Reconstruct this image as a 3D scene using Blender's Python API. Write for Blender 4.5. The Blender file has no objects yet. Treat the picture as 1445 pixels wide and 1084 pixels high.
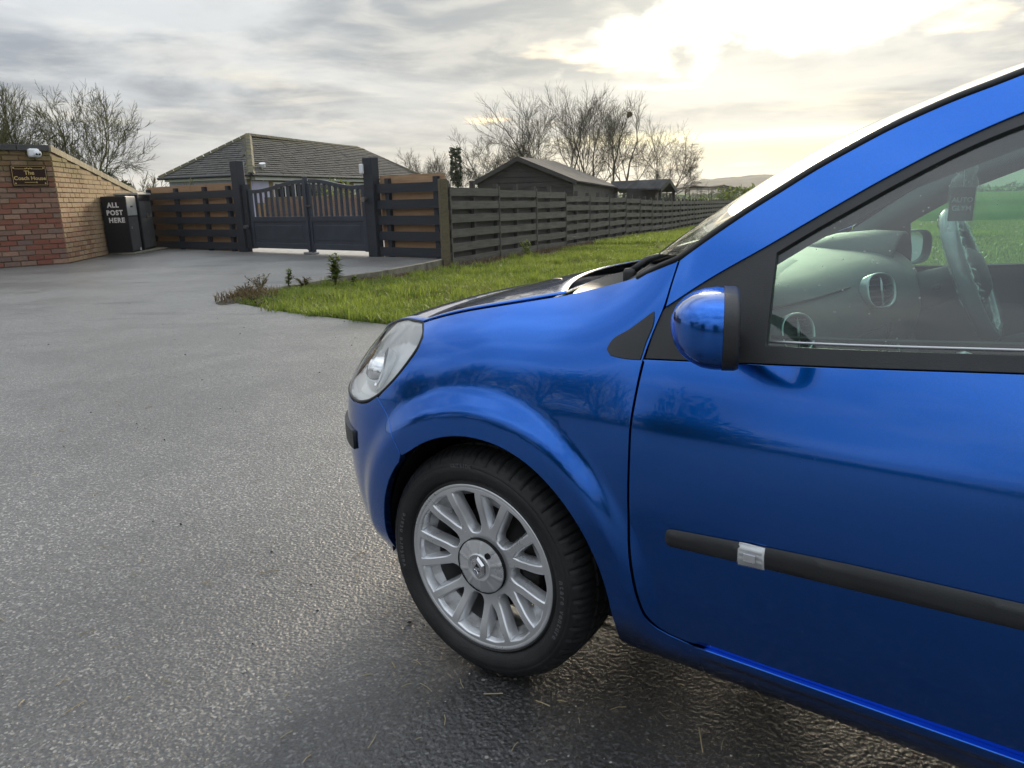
import bpy, math, random
import numpy as np
from mathutils import Vector, Matrix
from mathutils.geometry import delaunay_2d_cdt
random.seed(7); rng=np.random.default_rng(7)
R=math.radians
sc=bpy.context.scene
col=sc.collection
# ------------------------------------------------------------------ camera
PITCH,ROLL,CAMH=14.2,1.5,1.173
cd=bpy.data.cameras.new('camera'); cam=bpy.data.objects.new('camera',cd); col.objects.link(cam); sc.camera=cam
cd.sensor_width=36; cd.lens=36*1043/1445; cd.clip_start=.05; cd.clip_end=9000
_p=R(PITCH); _r=R(ROLL)
_f=Vector((0,math.cos(_p),-math.sin(_p))); _ri=Vector((1,0,0)); _up=_ri.cross(_f)
right=_ri*math.cos(_r)-_up*math.sin(_r); up=_up*math.cos(_r)+_ri*math.sin(_r)
cam.matrix_world=Matrix(((right.x,up.x,-_f.x,0),(right.y,up.y,-_f.y,0),(right.z,up.z,-_f.z,CAMH),(0,0,0,1)))
# ------------------------------------------------------------------ light
SUN_AZ,SUN_EL=15.5,12.0         # degrees to the right of the camera's heading (+Y), above the horizon
sun_dir=Vector((math.sin(R(SUN_AZ))*math.cos(R(SUN_EL)),math.cos(R(SUN_AZ))*math.cos(R(SUN_EL)),math.sin(R(SUN_EL))))
ld=bpy.data.lights.new('sun','SUN'); ld.energy=2.9; ld.angle=R(14); ld.color=(1,.86,.66)
lo=bpy.data.objects.new('sun',ld); col.objects.link(lo); lo.rotation_euler=sun_dir.to_track_quat('Z','Y').to_euler()
lo.location=(0,0,30)
sc.view_settings.view_transform='Standard'; sc.view_settings.look='None'; sc.view_settings.exposure=0.66; sc.view_settings.gamma=1
sc.view_settings.use_curve_mapping=False
sc.render.engine='CYCLES'
sc.cycles.max_bounces=10; sc.cycles.transparent_max_bounces=16; sc.cycles.caustics_reflective=False; sc.cycles.caustics_refractive=False
sc.cycles.sample_clamp_indirect=5; sc.cycles.sample_clamp_direct=3.5

class NT:
    """small helper for node trees"""
    def __init__(s,tree): s.t=tree; s.n=tree.nodes; s.l=tree.links; s.n.clear()
    def add(s,typ,**kw):
        n=s.n.new(typ)
        for k,v in kw.items():
            if k=='inp':
                for a,b in v.items(): s.set(n,a,b)
            else: setattr(n,k,v)
        return n
    def set(s,n,a,b):
        sock=n.inputs[a]
        if isinstance(b,bpy.types.NodeSocket): s.l.new(b,sock)
        elif isinstance(b,bpy.types.Node): s.l.new(b.outputs[0],sock)
        else:
            if isinstance(b,(tuple,list)) and len(b)==3 and sock.type=='RGBA': b=(*b,1)
            sock.default_value=b
    def m(s,op,a,b=0.,c=0.,clamp=False):
        n=s.n.new('ShaderNodeMath'); n.operation=op; n.use_clamp=clamp
        s.set(n,0,a); s.set(n,1,b); s.set(n,2,c); return n.outputs[0]
    def vm(s,op,a,b=None):
        n=s.n.new('ShaderNodeVectorMath'); n.operation=op; s.set(n,0,a)
        if b is not None: s.set(n,1,b)
        return n.outputs['Value'] if op in('DOT_PRODUCT','LENGTH') else n.outputs[0]
    def noise(s,vec,scale,detail=4,rough=.55,lac=2.,dist=0):
        n=s.add('ShaderNodeTexNoise'); 
        if vec is not None: s.set(n,'Vector',vec)
        s.set(n,'Scale',scale); s.set(n,'Detail',detail); s.set(n,'Roughness',rough); s.set(n,'Lacunarity',lac); s.set(n,'Distortion',dist); return n.outputs['Fac']
    def ramp(s,fac,stops,interp='LINEAR'):
        n=s.add('ShaderNodeValToRGB'); cr=n.color_ramp; cr.interpolation=interp
        while len(cr.elements)<len(stops): cr.elements.new(.5)
        for e,(p,c) in zip(cr.elements,stops):
            e.position=p; e.color=(c,c,c,1) if isinstance(c,(int,float)) else (*c,1)
        s.set(n,'Fac',fac); return n.outputs['Color']
    def mix(s,fac,a,b,mode='MIX'):
        n=s.add('ShaderNodeMix',data_type='RGBA',blend_type=mode); s.set(n,0,fac); s.set(n,6,a); s.set(n,7,b); return n.outputs[2]
    def sep(s,v):
        n=s.add('ShaderNodeSeparateXYZ'); s.set(n,0,v); return n.outputs
    def comb(s,x,y,z):
        n=s.add('ShaderNodeCombineXYZ'); s.set(n,0,x); s.set(n,1,y); s.set(n,2,z); return n.outputs[0]

# ------------------------------------------------------------------ sky
world=bpy.data.worlds.new('World'); sc.world=world; world.use_nodes=True
def build_sky():
    w=NT(world.node_tree)
    sky=w.add('ShaderNodeTexSky',sky_type='NISHITA',sun_disc=False,sun_elevation=R(SUN_EL),sun_rotation=R(SUN_AZ),altitude=50,air_density=1.,dust_density=2.5,ozone_density=1.)
    skyc=w.mix(1.,sky.outputs[0],(.09,.09,.09),'MULTIPLY')
    g=w.add('ShaderNodeTexCoord').outputs['Generated']
    d=w.vm('NORMALIZE',g)
    x,y,z=w.sep(d)
    el=w.m('MAXIMUM',z,0.)
    k=w.m('DIVIDE',1.,w.m('ADD',el,.10))
    p=w.comb(w.m('MULTIPLY',x,k),w.m('MULTIPLY',y,k),0.)
    n1=w.noise(w.vm('ADD',p,(3.1,1.7,0)),.75,7,.56,2.1,.5)          # big soft masses
    n2=w.noise(w.vm('ADD',p,(11.,5.,2.)),2.3,6,.55,2.,.3)
    # horizontal bands low in the sky
    az=w.m('ARCTAN2',x,y)
    pb=w.comb(w.m('MULTIPLY',az,2.6),w.m('MULTIPLY',el,26.),0.)
    nb=w.noise(pb,1.25,6,.58,2.,.6)
    s=Vector(sun_dir); rt=Vector((s.y,-s.x,0)).normalized(); upv=rt.cross(s).normalized()*1
    if upv.z<0: upv=-upv
    cs=w.vm('DOT_PRODUCT',d,tuple(s)); csp=w.m('MAXIMUM',cs,0.)
    g1=w.m('POWER',csp,60.); g2=w.m('POWER',csp,9.); g3=w.m('POWER',csp,6.)
    # the ragged opening in the cloud where the low sun stands
    a=w.vm('DOT_PRODUCT',d,tuple(rt)); b=w.vm('DOT_PRODUCT',d,tuple(upv))
    a1=w.m('SUBTRACT',a,.27); b1=w.m('SUBTRACT',w.m('SUBTRACT',b,.055),w.m('MULTIPLY',a1,.20))
    e=w.m('ADD',w.m('POWER',w.m('DIVIDE',w.m('ABSOLUTE',a1),.36),2.),w.m('POWER',w.m('DIVIDE',w.m('ABSOLUTE',b1),.085),2.))
    nz=w.m('MULTIPLY',w.m('SUBTRACT',w.noise(w.comb(w.m('MULTIPLY',a,1.),w.m('MULTIPLY',b,1.7),0.),6.,5,.55),.5),3.4)
    gap=w.ramp(w.m('SUBTRACT',1.35,w.m('ADD',e,nz)),[(0.,0.),(.5,.55),(1.,1.)],'EASE')
    mass=w.ramp(n1,[(.36,0.),(.62,1.)],'EASE')
    wisp=w.ramp(n2,[(.42,0.),(.70,1.)],'EASE')
    shade=w.mix(mass,(.225,.262,.315),(.465,.500,.540))
    shade=w.mix(w.m('MULTIPLY',wisp,.38),shade,(.72,.72,.69))
    low=w.ramp(el,[(.0,1.),(.10,.85),(.24,0.)],'EASE')
    band=w.ramp(nb,[(.55,0.),(.70,1.)],'EASE')
    bandm=w.m('MULTIPLY',w.m('MULTIPLY',band,low),.62)
    shade=w.mix(bandm,shade,(.80,.77,.68))
    # a brighter, yellower rim of sky just above the horizon
    hor=w.ramp(el,[(.0,1.),(.05,.6),(.12,0.)],'EASE')
    shade=w.mix(w.m('MULTIPLY',hor,.22),shade,(.66,.66,.62))
    # break in the cloud shows the clear sky
    brk=w.ramp(w.noise(w.vm('ADD',p,(7.,-4.,1.)),1.1,5,.5),[(.60,0.),(.74,1.)],'EASE')
    shade=w.mix(w.m('MULTIPLY',brk,.5),shade,skyc)
    # warm glow round the veiled sun
    warm=w.mix(g3,(1.,1.,1.),(1.06,.99,.87))
    shade=w.mix(1.,shade,warm,'MULTIPLY')
    glow=w.mix(1.,(1.,.90,.66),w.m('ADD',w.m('MULTIPLY',g1,.22),w.m('MULTIPLY',g2,.05)),'MULTIPLY')
    # an overcast sky grows brighter toward the zenith
    ov=w.m('MULTIPLY',w.m('ADD',1.,w.m('MULTIPLY',el,2.2)),.66); shade=w.mix(1.,shade,w.comb(ov,ov,ov),'MULTIPLY')
    out=w.mix(1.,shade,glow,'ADD')
    # the long bright streak low to the right of the sun and its fainter echo
    st=w.m('SUBTRACT',z,w.m('ADD',.066,w.m('MULTIPLY',w.m('SUBTRACT',w.noise(w.comb(w.m('MULTIPLY',az,7.),0.,0.),1.5,4),.5),.006)))
    st=w.m('POWER',2.718,w.m('MULTIPLY',w.m('POWER',w.m('DIVIDE',w.m('ABSOLUTE',st),.0075),2.),-1.))
    sta=w.ramp(w.m('ABSOLUTE',w.m('SUBTRACT',az,.36)),[(.20,1.),(.34,0.)],'EASE')
    out=w.mix(w.m('MULTIPLY',st,sta),out,(1.25,1.12,.70))
    hw=w.m('MULTIPLY',w.ramp(z,[(0.,.55),(.045,.5),(.075,0.)],'EASE'),w.m('POWER',csp,22.))
    out=w.mix(hw,out,(1.0,.83,.42))
    out=w.mix(gap,out,w.mix(g1,(1.25,1.17,.98),(2.0,1.86,1.55)))
    # below the horizon the far ground
    gr=w.ramp(z,[(0.,0.),(.002,1.)])
    bg=w.add('ShaderNodeBackground'); w.set(bg,'Color',w.mix(w.m('LESS_THAN',z,-.01),out,(.10,.11,.07))); w.set(bg,'Strength',1.0)
    o=w.add('ShaderNodeOutputWorld'); w.l.new(bg.outputs[0],o.inputs[0])
build_sky()

# ------------------------------------------------------------------ materials
def mat(name,color=(.5,.5,.5),rough=.6,metal=0.,**kw):
    m=bpy.data.materials.new(name); m.use_nodes=True; t=NT(m.node_tree)
    b=t.add('ShaderNodeBsdfPrincipled'); o=t.add('ShaderNodeOutputMaterial'); t.l.new(b.outputs[0],o.inputs[0])
    t.set(b,'Base Color',color); t.set(b,'Roughness',rough); t.set(b,'Metallic',metal)
    for k,v in kw.items(): t.set(b,k.replace('_',' '),v)
    m['x']=1
    return m,t,b
def vary(t,b,c1,c2,scale,coord='Object',detail=5,lo=.35,hi=.65,bump=0.,bscale=None,stretch=None,rough=None):
    tc=t.add('ShaderNodeTexCoord').outputs[coord]
    if stretch:
        mp=t.add('ShaderNodeMapping'); t.set(mp,'Vector',tc); t.set(mp,'Scale',stretch); tc=mp.outputs[0]
    n=t.noise(tc,scale,detail)
    c=t.ramp(n,[(lo,c1),(hi,c2)]); t.set(b,'Base Color',c)
    if rough: t.set(b,'Roughness',t.ramp(n,[(lo,rough[0]),(hi,rough[1])]))
    if bump:
        bn=t.add('ShaderNodeBump'); t.set(bn,'Height',t.noise(tc,bscale or scale*3,6,.6)); t.set(bn,'Strength',bump); t.set(bn,'Distance',.01); t.set(b,'Normal',bn.outputs[0])
    return tc,n,c
M={}
def simple(name,c,r=.6,metal=0.,**kw): M[name]=mat(name,c,r,metal,**kw)[0]
# asphalt
def asphalt():
    m,t,b=mat('asphalt')
    tc=t.add('ShaderNodeTexCoord').outputs['Object']
    cell=t.add('ShaderNodeTexVoronoi',inp={'Vector':tc,'Scale':165.}); 
    big=t.noise(tc,.55,4); mid=t.noise(tc,3.2,5,.6)
    # worn patches and damp
    sm=t.add('ShaderNodeMapping',inp={'Vector':tc,'Scale':(.35,1.5,1.)}); stk=t.ramp(t.noise(sm.outputs[0],1.1,5,.62),[(.58,0.),(.66,1.)],'EASE')
    far_=t.m('DIVIDE',t.m('SUBTRACT',t.sep(tc)[1],6.),3.,clamp=True)
    damp=t.ramp(t.m('ADD',t.m('MULTIPLY',big,.7),t.m('MULTIPLY',mid,.3)),[(.40,0.),(.60,1.)],'EASE')
    agg=t.ramp(t.sep(cell.outputs['Color'])[0],[(0.,(.060,.059,.058)),(.5,(.125,.123,.121)),(.84,(.20,.197,.192)),(1.,(.60,.58,.54))])
    fine=t.noise(tc,420.,3,.6)
    c=t.mix(.35,agg,t.ramp(fine,[(.3,(.050,.049,.048)),(.7,(.185,.182,.178))]))
    c=t.mix(t.m('MULTIPLY',damp,.40),c,(.058,.057,.056))
    px,py,pz=t.sep(tc)
    dd=t.vm('LENGTH',t.comb(t.m('MULTIPLY',t.m('SUBTRACT',px,.55),.60),t.m('SUBTRACT',py,1.1),0.)); dn=t.ramp(t.m('ADD',t.m('MULTIPLY',dd,.4),t.m('MULTIPLY',t.m('SUBTRACT',t.noise(tc,.9,5,.6),.5),.45)),[(.25,1.),(.95,0.)],'EASE'); c=t.mix(t.m('MULTIPLY',dn,.5),c,t.mix(1.,c,(.42,.42,.43),'MULTIPLY'))  # wider darkening round car and camera: damp, plus the car's shade painted in
    c=t.mix(t.m('MULTIPLY',t.m('MULTIPLY',stk,far_),.6),c,(.022,.022,.025))
    wet=t.ramp(t.m('ADD',dd,t.m('MULTIPLY',t.m('SUBTRACT',t.noise(tc,1.6,6,.6),.5),1.1)),[(.62,1.),(1.15,.0)],'EASE')  # wet patch by the car; its darkening also paints in the car's shade
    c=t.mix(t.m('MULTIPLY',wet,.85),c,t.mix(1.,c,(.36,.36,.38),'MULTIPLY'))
    # bits of pale grit
    v2=t.add('ShaderNodeTexVoronoi',inp={'Vector':tc,'Scale':34.}); 
    gsel=t.m('GREATER_THAN',t.sep(v2.outputs['Color'])[1],.93); gs=t.m('LESS_THAN',v2.outputs['Distance'],.16)
    c=t.mix(t.m('MULTIPLY',t.m('MULTIPLY',gsel,gs),.8),c,(.34,.32,.28))
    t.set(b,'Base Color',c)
    t.set(b,'Roughness',t.ramp(t.m('ADD',t.m('MULTIPLY',damp,.8),t.m('MULTIPLY',fine,.2)),[(.05,.46),(1.,.30)]))
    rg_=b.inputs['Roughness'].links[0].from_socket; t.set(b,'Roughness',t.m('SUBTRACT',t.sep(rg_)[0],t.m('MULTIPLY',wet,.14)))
    t.set(b,'Specular IOR Level',.6); t.set(b,'Coat Weight',.28); t.set(b,'Coat Roughness',.5)
    vb=t.add('ShaderNodeTexVoronoi',feature='SMOOTH_F1',inp={'Vector':tc,'Scale':110.})
    n3=t.noise(tc,55.,5,.65)
    hgt=t.m('ADD',t.m('MULTIPLY',t.m('SUBTRACT',1.,vb.outputs['Distance']),.55),t.m('MULTIPLY',n3,.9))
    bn=t.add('ShaderNodeBump',inp={'Height':hgt,'Strength':1.,'Distance':.0075}); t.set(b,'Normal',bn.outputs[0])
    M['asphalt']=m
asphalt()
def field():
    m,t,b=mat('field',rough=1.,Specular_IOR_Level=0.)
    tc=t.add('ShaderNodeTexCoord').outputs['Object']; x,y,z=t.sep(tc)
    soil=t.ramp(t.noise(tc,9.,6,.6),[(.3,(.030,.022,.014)),(.7,(.075,.06,.035))])
    green=t.ramp(t.noise(tc,2.2,7,.62),[(.3,(.045,.085,.015)),(.7,(.12,.19,.03))])
    far=t.ramp(t.noise(tc,.03,5,.5),[(.35,(.05,.115,.03)),(.65,(.085,.155,.042))])
    near=t.ramp(t.m('ADD',y,t.m('MULTIPLY',x,-.25)),[(.0,0.),(1.,1.)])
    verge=t.mix(t.ramp(t.noise(tc,1.3,6,.6),[(.35,.15),(.6,.95)]),soil,green)
    f=t.m('DIVIDE',t.m('SUBTRACT',t.m('ADD',y,t.m('MULTIPLY',x,.15)),41.),1.5,clamp=True)
    c=t.mix(f,verge,far)
    f3=t.m('DIVIDE',t.m('SUBTRACT',y,170.),4.,clamp=True); c=t.mix(f3,c,(.10,.15,.045))
    f4=t.m('DIVIDE',t.m('SUBTRACT',y,260.),4.,clamp=True); c=t.mix(f4,c,(.07,.17,.04))
    t.set(b,'Base Color',c)
    bn=t.add('ShaderNodeBump',inp={'Height':t.noise(tc,14.,5,.7),'Strength':.8,'Distance':.05}); t.set(b,'Normal',bn.outputs[0])
    M['field']=m
field()
def leaf(name,c1,c2,attr=True,trans=.45,rough=.5):
    m=bpy.data.materials.new(name); m.use_nodes=True; t=NT(m.node_tree)
    a=t.add('ShaderNodeAttribute',attribute_name='tint'); c=t.ramp(a.outputs['Fac'],[(0.,c1),(.8,c2),(1.,tuple(min(1,v*1.0+.06) for v in c2))])
    b=t.add('ShaderNodeBsdfPrincipled',inp={'Base Color':c,'Roughness':rough}); tr=t.add('ShaderNodeBsdfTranslucent',inp={'Color':t.mix(1.,c,(1.55,1.6,.85),'MULTIPLY')})
    mx=t.add('ShaderNodeMixShader'); t.set(mx,0,trans); t.l.new(b.outputs[0],mx.inputs[1]); t.l.new(tr.outputs[0],mx.inputs[2])
    o=t.add('ShaderNodeOutputMaterial'); t.l.new(mx.outputs[0],o.inputs[0]); M[name]=m
leaf('grass_blade',(.055,.095,.018),(.20,.245,.052))
leaf('crop_leaf',(.08,.10,.04),(.19,.22,.085))
leaf('dead_leaf',(.05,.032,.018),(.16,.11,.05),trans=.2)
leaf('weed_leaf',(.03,.06,.014),(.14,.17,.045),trans=.35)
leaf('evergreen',(.010,.022,.008),(.035,.055,.018),trans=.15)
def brick(name,cols,moss=0.):
    m,t,b=mat(name,rough=.85)
    oi=t.add('ShaderNodeObjectInfo').outputs['Random']
    tc=t.add('ShaderNodeTexCoord').outputs['Object']; geo=t.add('ShaderNodeNewGeometry').outputs['Position']
    n=t.noise(geo,9.,5,.6); n2=t.noise(geo,1.1,3)
    base=t.ramp(t.m('ADD',t.m('MULTIPLY',oi,.85),t.m('MULTIPLY',n,.15)),cols)
    pz=t.sep(geo)[2]
    ms=t.m('ADD',t.m('MULTIPLY',pz,.55),t.m('MULTIPLY',n2,.9))
    mo=t.ramp(ms,[(.66,0.),(.98,1.)]) if moss>0 else 0.
    # bricks stay redder low down, lichen and weathering higher up
    if moss>0:
        base=t.mix(t.m('MULTIPLY',t.ramp(t.m('ADD',ms,t.m('MULTIPLY',n,.3)),[(.9,0.),(1.,1.)]),0.),base,base)
        c=t.mix(t.m('MULTIPLY',t.ramp(t.m('ADD',t.m('MULTIPLY',pz,.34),t.m('MULTIPLY',n2,.35)),[(.25,0.),(.95,1.)]),moss*.75),base,(.27,.20,.085))
        c=t.mix(t.m('MULTIPLY',t.ramp(t.m('ADD',t.m('MULTIPLY',pz,.30),t.m('MULTIPLY',t.noise(geo,1.8,5,.6),.55)),[(.82,0.),(1.,1.)]),.8),c,(.15,.135,.030))
    else: c=base
    c=t.mix(t.ramp(t.noise(geo,26.,5,.65),[(.45,0.),(.75,.6)]),c,(.10,.08,.06))
    t.set(b,'Base Color',c)
    bn=t.add('ShaderNodeBump',inp={'Height':t.noise(geo,60.,5,.7),'Strength':.6,'Distance':.01}); t.set(b,'Normal',bn.outputs[0])
    M[name]=m
brick('brick_red',[(0.,(.10,.045,.035)),(.12,(.22,.07,.045)),(.3,(.25,.085,.06)),(.5,(.20,.13,.105)),(.66,(.34,.20,.14)),(.8,(.26,.12,.09)),(.92,(.13,.10,.095)),(1.,(.33,.27,.22))],.30)
brick('brick_buff',[(0.,(.24,.11,.07)),(.3,(.34,.19,.11)),(.6,(.42,.29,.17)),(.85,(.38,.20,.13)),(1.,(.46,.36,.22))],.95)
brick('coping',[(0.,(.30,.25,.16)),(1.,(.46,.40,.27))],0)
brick('coping_dark',[(0.,(.045,.047,.05)),(1.,(.085,.085,.085))],0)
m,t,b=mat('mortar',rough=.95); vary(t,b,(.12,.09,.06),(.25,.19,.12),4.,bump=.5); M['mortar']=m
def wood(name,c1,c2,rough=.75,sc_=2.,bump=.4):
    m,t,b=mat(name,rough=rough)
    tc=t.add('ShaderNodeTexCoord').outputs['Object']; oi=t.add('ShaderNodeObjectInfo').outputs['Random']
    mp=t.add('ShaderNodeMapping',inp={'Vector':t.vm('ADD',tc,t.comb(t.m('MULTIPLY',oi,37.),t.m('MULTIPLY',oi,11.),0.)),'Scale':(.9,14.,14.)})
    n=t.noise(mp.outputs[0],sc_,6,.62,2.,.4)
    n2=t.noise(t.vm('ADD',tc,t.comb(t.m('MULTIPLY',oi,17.),0.,0.)),1.4,4)
    c=t.ramp(t.m('ADD',t.m('MULTIPLY',n,.65),t.m('MULTIPLY',n2,.35)),[(.32,c1),(.68,c2)])
    c=t.mix(t.m('MULTIPLY',oi,.35),c,c1)
    v=t.add('ShaderNodeTexVoronoi',inp={'Vector':t.vm('ADD',tc,t.comb(t.m('MULTIPLY',oi,9.),0.,0.)),'Scale':2.6})
    knot=t.ramp(v.outputs['Distance'],[(.03,1.),(.075,0.)]); c=t.mix(t.m('MULTIPLY',knot,.6),c,tuple(v_*.35 for v_ in c1))
    t.set(b,'Base Color',c)
    bn=t.add('ShaderNodeBump',inp={'Height':n,'Strength':bump,'Distance':.008}); t.set(b,'Normal',bn.outputs[0]); M[name]=m
wood('wood_grey',(.045,.043,.038),(.155,.147,.128))
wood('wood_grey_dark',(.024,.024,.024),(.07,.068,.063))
wood('wood_fresh',(.24,.135,.070),(.46,.29,.165))
wood('wood_black',(.011,.014,.020),(.024,.030,.042),.6,bump=.2)
wood('wood_post',(.07,.055,.03),(.16,.13,.075))
wood('shed_wood',(.016,.015,.015),(.045,.042,.040))
def metalpaint(name,c,r=.38):
    m,t,b=mat(name,c,r); vary(t,b,tuple(v*.85 for v in c),tuple(v*1.15 for v in c),3.,bump=.05,bscale=60); M[name]=m
metalpaint('gate_paint',(.040,.050,.066)); metalpaint('box_black',(.010,.013,.019),.42); metalpaint('box_grey',(.085,.09,.094),.4); metalpaint('box_lid',(.36,.365,.35),.4)
simple('white_plastic',(.75,.76,.77),.35); simple('white_paint',(.78,.78,.80),.5); simple('chrome',(.8,.8,.82),.08,1.); simple('steel',(.45,.46,.48),.3,1.)
simple('sign_brown',(.030,.013,.010),.7,Specular_IOR_Level=.2); simple('gold',(.55,.40,.16),.4,.4)
simple('dark_glass',(.02,.022,.025),.08); simple('lens_black',(.01,.01,.012),.1)
m,t,b=mat('slate',rough=.7); 
tc=t.add('ShaderNodeTexCoord').outputs['Object']; z_=t.sep(tc)[2]
sl=t.ramp(t.noise(tc,5.,6,.65),[(.3,(.036,.035,.032)),(.7,(.092,.088,.078))]); ms=t.ramp(t.m('ADD',t.m('MULTIPLY',z_,.32),t.m('MULTIPLY',t.noise(tc,1.6,6,.65),.9)),[(1.62,0.),(1.9,1.)])
t.set(b,'Base Color',t.mix(t.ramp(t.m('ADD',t.m('MULTIPLY',z_,.30),t.noise(tc,1.6,6,.65)),[(.0,0.),(1.,.0)]),sl,sl))
ridge_m=t.m('MULTIPLY',t.ramp(t.m('MULTIPLY',t.m('SUBTRACT',z_,2.3),.5),[(.70,0.),(1.,1.)]),t.ramp(t.noise(tc,2.4,6,.7),[(.42,0.),(.55,.9)]))
t.set(b,'Base Color',t.mix(ridge_m,t.mix(t.ramp(t.noise(tc,1.3,5,.7),[(.55,0.),(.75,.5)]),sl,(.085,.082,.06)),(.15,.13,.035)))
M['slate']=m
m,t,b=mat('ridge_tile',rough=.8); vary(t,b,(.065,.062,.052),(.13,.115,.05),3.,lo=.35,hi=.65,bump=.4); M['ridge_tile']=m
m,t,b=mat('felt_roof',rough=.9,Specular_IOR_Level=.2); vary(t,b,(.035,.036,.038),(.075,.077,.08),1.5,bump=.3,bscale=20); M['felt_roof']=m
m,t,b=mat('render_lilac',rough=.8); vary(t,b,(.44,.42,.58),(.54,.52,.68),1.2); M['render_lilac']=m
m,t,b=mat('concrete',rough=.85); vary(t,b,(.10,.095,.07),(.24,.22,.17),5.,bump=.6); M['concrete']=m
m,t,b=mat('gravel_drive',rough=.9); vary(t,b,(.42,.40,.36),(.58,.55,.50),6.); M['gravel_drive']=m
m,t,b=mat('soil',rough=.95); vary(t,b,(.018,.014,.010),(.075,.06,.042),14.,bump=1.,bscale=40); M['soil']=m
m,t,b=mat('bark',rough=.9); vary(t,b,(.045,.038,.028),(.12,.105,.075),3.,bump=.5,bscale=25,stretch=(1,1,.3)); M['bark']=m
m,t,b=mat('bark_green',rough=.9); vary(t,b,(.055,.055,.022),(.15,.145,.06),3.,bump=.5,bscale=25,stretch=(1,1,.3)); M['bark_green']=m
m,t,b=mat('hill_wood',rough=1.,Specular_IOR_Level=0.); vary(t,b,(.045,.042,.030),(.115,.105,.07),.02,detail=8,lo=.4,hi=.6,stretch=(1,1,3)); M['hill_wood']=m
simple('netting',(.015,.017,.016),.8)
# car materials
def paint():
    m,t,b=mat('blue_paint',(.002,.045,.33),.17,.9)
    t.set(b,'Coat Weight',1.); t.set(b,'Coat Roughness',.018); t.set(b,'Coat IOR',1.5)
    tc=t.add('ShaderNodeTexCoord').outputs['Object']
    fl=t.add('ShaderNodeTexVoronoi',inp={'Vector':tc,'Scale':900.})
    c=t.mix(t.m('MULTIPLY',t.sep(fl.outputs['Color'])[0],.35),(.001,.108,.50),(.002,.165,.76))
    # road film low on the flank, specks
    sp=t.add('ShaderNodeTexVoronoi',inp={'Vector':tc,'Scale':46.})
    spk=t.m('MULTIPLY',t.m('LESS_THAN',sp.outputs['Distance'],.060),t.m('GREATER_THAN',t.sep(sp.outputs['Color'])[0],.93))
    z=t.sep(tc)[2]; lowm=t.ramp(z,[(.15,1.),(.75,.12)])
    c=t.mix(t.m('MULTIPLY',t.m('MULTIPLY',spk,lowm),.8),c,(.30,.29,.27))
    t.set(b,'Base Color',c)
    dust=t.m('MULTIPLY',t.noise(tc,22.,6,.7),lowm)
    t.set(b,'Coat Roughness',t.m('ADD',.015,t.m('MULTIPLY',dust,.10)))
    t.set(b,'Metallic',t.m('SUBTRACT',.985,t.m('MULTIPLY',spk,.5)))
    M['paint']=m
paint()
m,t,b=mat('trim_black',(.020,.022,.025),.42); tc,n,c=vary(t,b,(.017,.018,.020),(.028,.030,.033),6.,bump=.15,bscale=500); M['trim_black']=m
simple('rubber',(.012,.012,.013),.5); simple('gap_black',(.003,.003,.003),.9)
m,t,b=mat('tyre_rubber',(.018,.018,.019),.62); vary(t,b,(.009,.009,.010),(.020,.020,.020),9.,bump=.25,bscale=220); M['tyre_rubber']=m
m,t,b=mat('alloy',(.60,.61,.63),.34,.72); vary(t,b,(.64,.65,.67),(.80,.81,.83),5.,lo=.3,hi=.7,rough=(.24,.34)); M['alloy']=m
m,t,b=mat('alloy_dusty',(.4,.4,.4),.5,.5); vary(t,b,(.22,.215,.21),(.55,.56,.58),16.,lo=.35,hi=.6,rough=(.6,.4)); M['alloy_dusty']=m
simple('brake_iron',(.022,.020,.019),.6,.4)
def glass(name,tint,haze=0.,ior=1.5,hz=(.7,.75,.75)):
    m=bpy.data.materials.new(name); m.use_nodes=True; t=NT(m.node_tree)
    tr=t.add('ShaderNodeBsdfTransparent',inp={'Color':tint}); gl=t.add('ShaderNodeBsdfGlossy',inp={'Color':(1,1,1),'Roughness':.005})
    lw=t.add('ShaderNodeLayerWeight',inp={'Blend':.5}); r0=2*((ior-1)/(ior+1))**2; fr=t.m('ADD',r0,t.m('MULTIPLY',t.m('POWER',lw.outputs['Facing'],4.),.9-r0)); mx=t.add('ShaderNodeMixShader'); t.set(mx,0,fr); t.l.new(tr.outputs[0],mx.inputs[1]); t.l.new(gl.outputs[0],mx.inputs[2]); out=mx
    if haze:
        tc=t.add('ShaderNodeTexCoord').outputs['Object']
        df=t.add('ShaderNodeBsdfDiffuse',inp={'Color':hz}); m2=t.add('ShaderNodeMixShader')
        n=t.noise(tc,9.,6,.65); v=t.add('ShaderNodeTexVoronoi',inp={'Vector':tc,'Scale':130.})
        z=t.sep(tc)[2]; x=t.sep(tc)[0]
        drop=t.m('MULTIPLY',t.m('LESS_THAN',v.outputs['Distance'],.20),t.m('GREATER_THAN',t.m('ADD',t.sep(v.outputs['Color'])[0],t.m('MULTIPLY',t.noise(tc,5.,2),.8)),1.36))
        fac=t.m('ADD',t.m('MULTIPLY',t.ramp(n,[(.35,.6),(.7,1.3)]),haze),t.m('MULTIPLY',drop,.30))
        t.set(m2,0,fac); t.l.new(mx.outputs[0],m2.inputs[1]); t.l.new(df.outputs[0],m2.inputs[2]); out=m2
    o=t.add('ShaderNodeOutputMaterial'); t.l.new(out.outputs[0],o.inputs[0]); M[name]=m
glass('side_glass',(.66,.92,.82),.036); glass('screen_glass',(.80,.90,.86),.01); glass('lamp_cover',(.96,.97,.97),.0,1.45); glass('lamp_lens',(.95,.95,.95),0.,1.6); glass('plastic_film',(.95,.97,.97),.07,1.45,(.85,.9,.9))
simple('lamp_silver',(.78,.79,.80),.25,.75); simple('lamp_grey',(.66,.67,.67),.32,.25); simple('lamp_ribbed',(.70,.71,.72),.3,.2)
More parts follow.
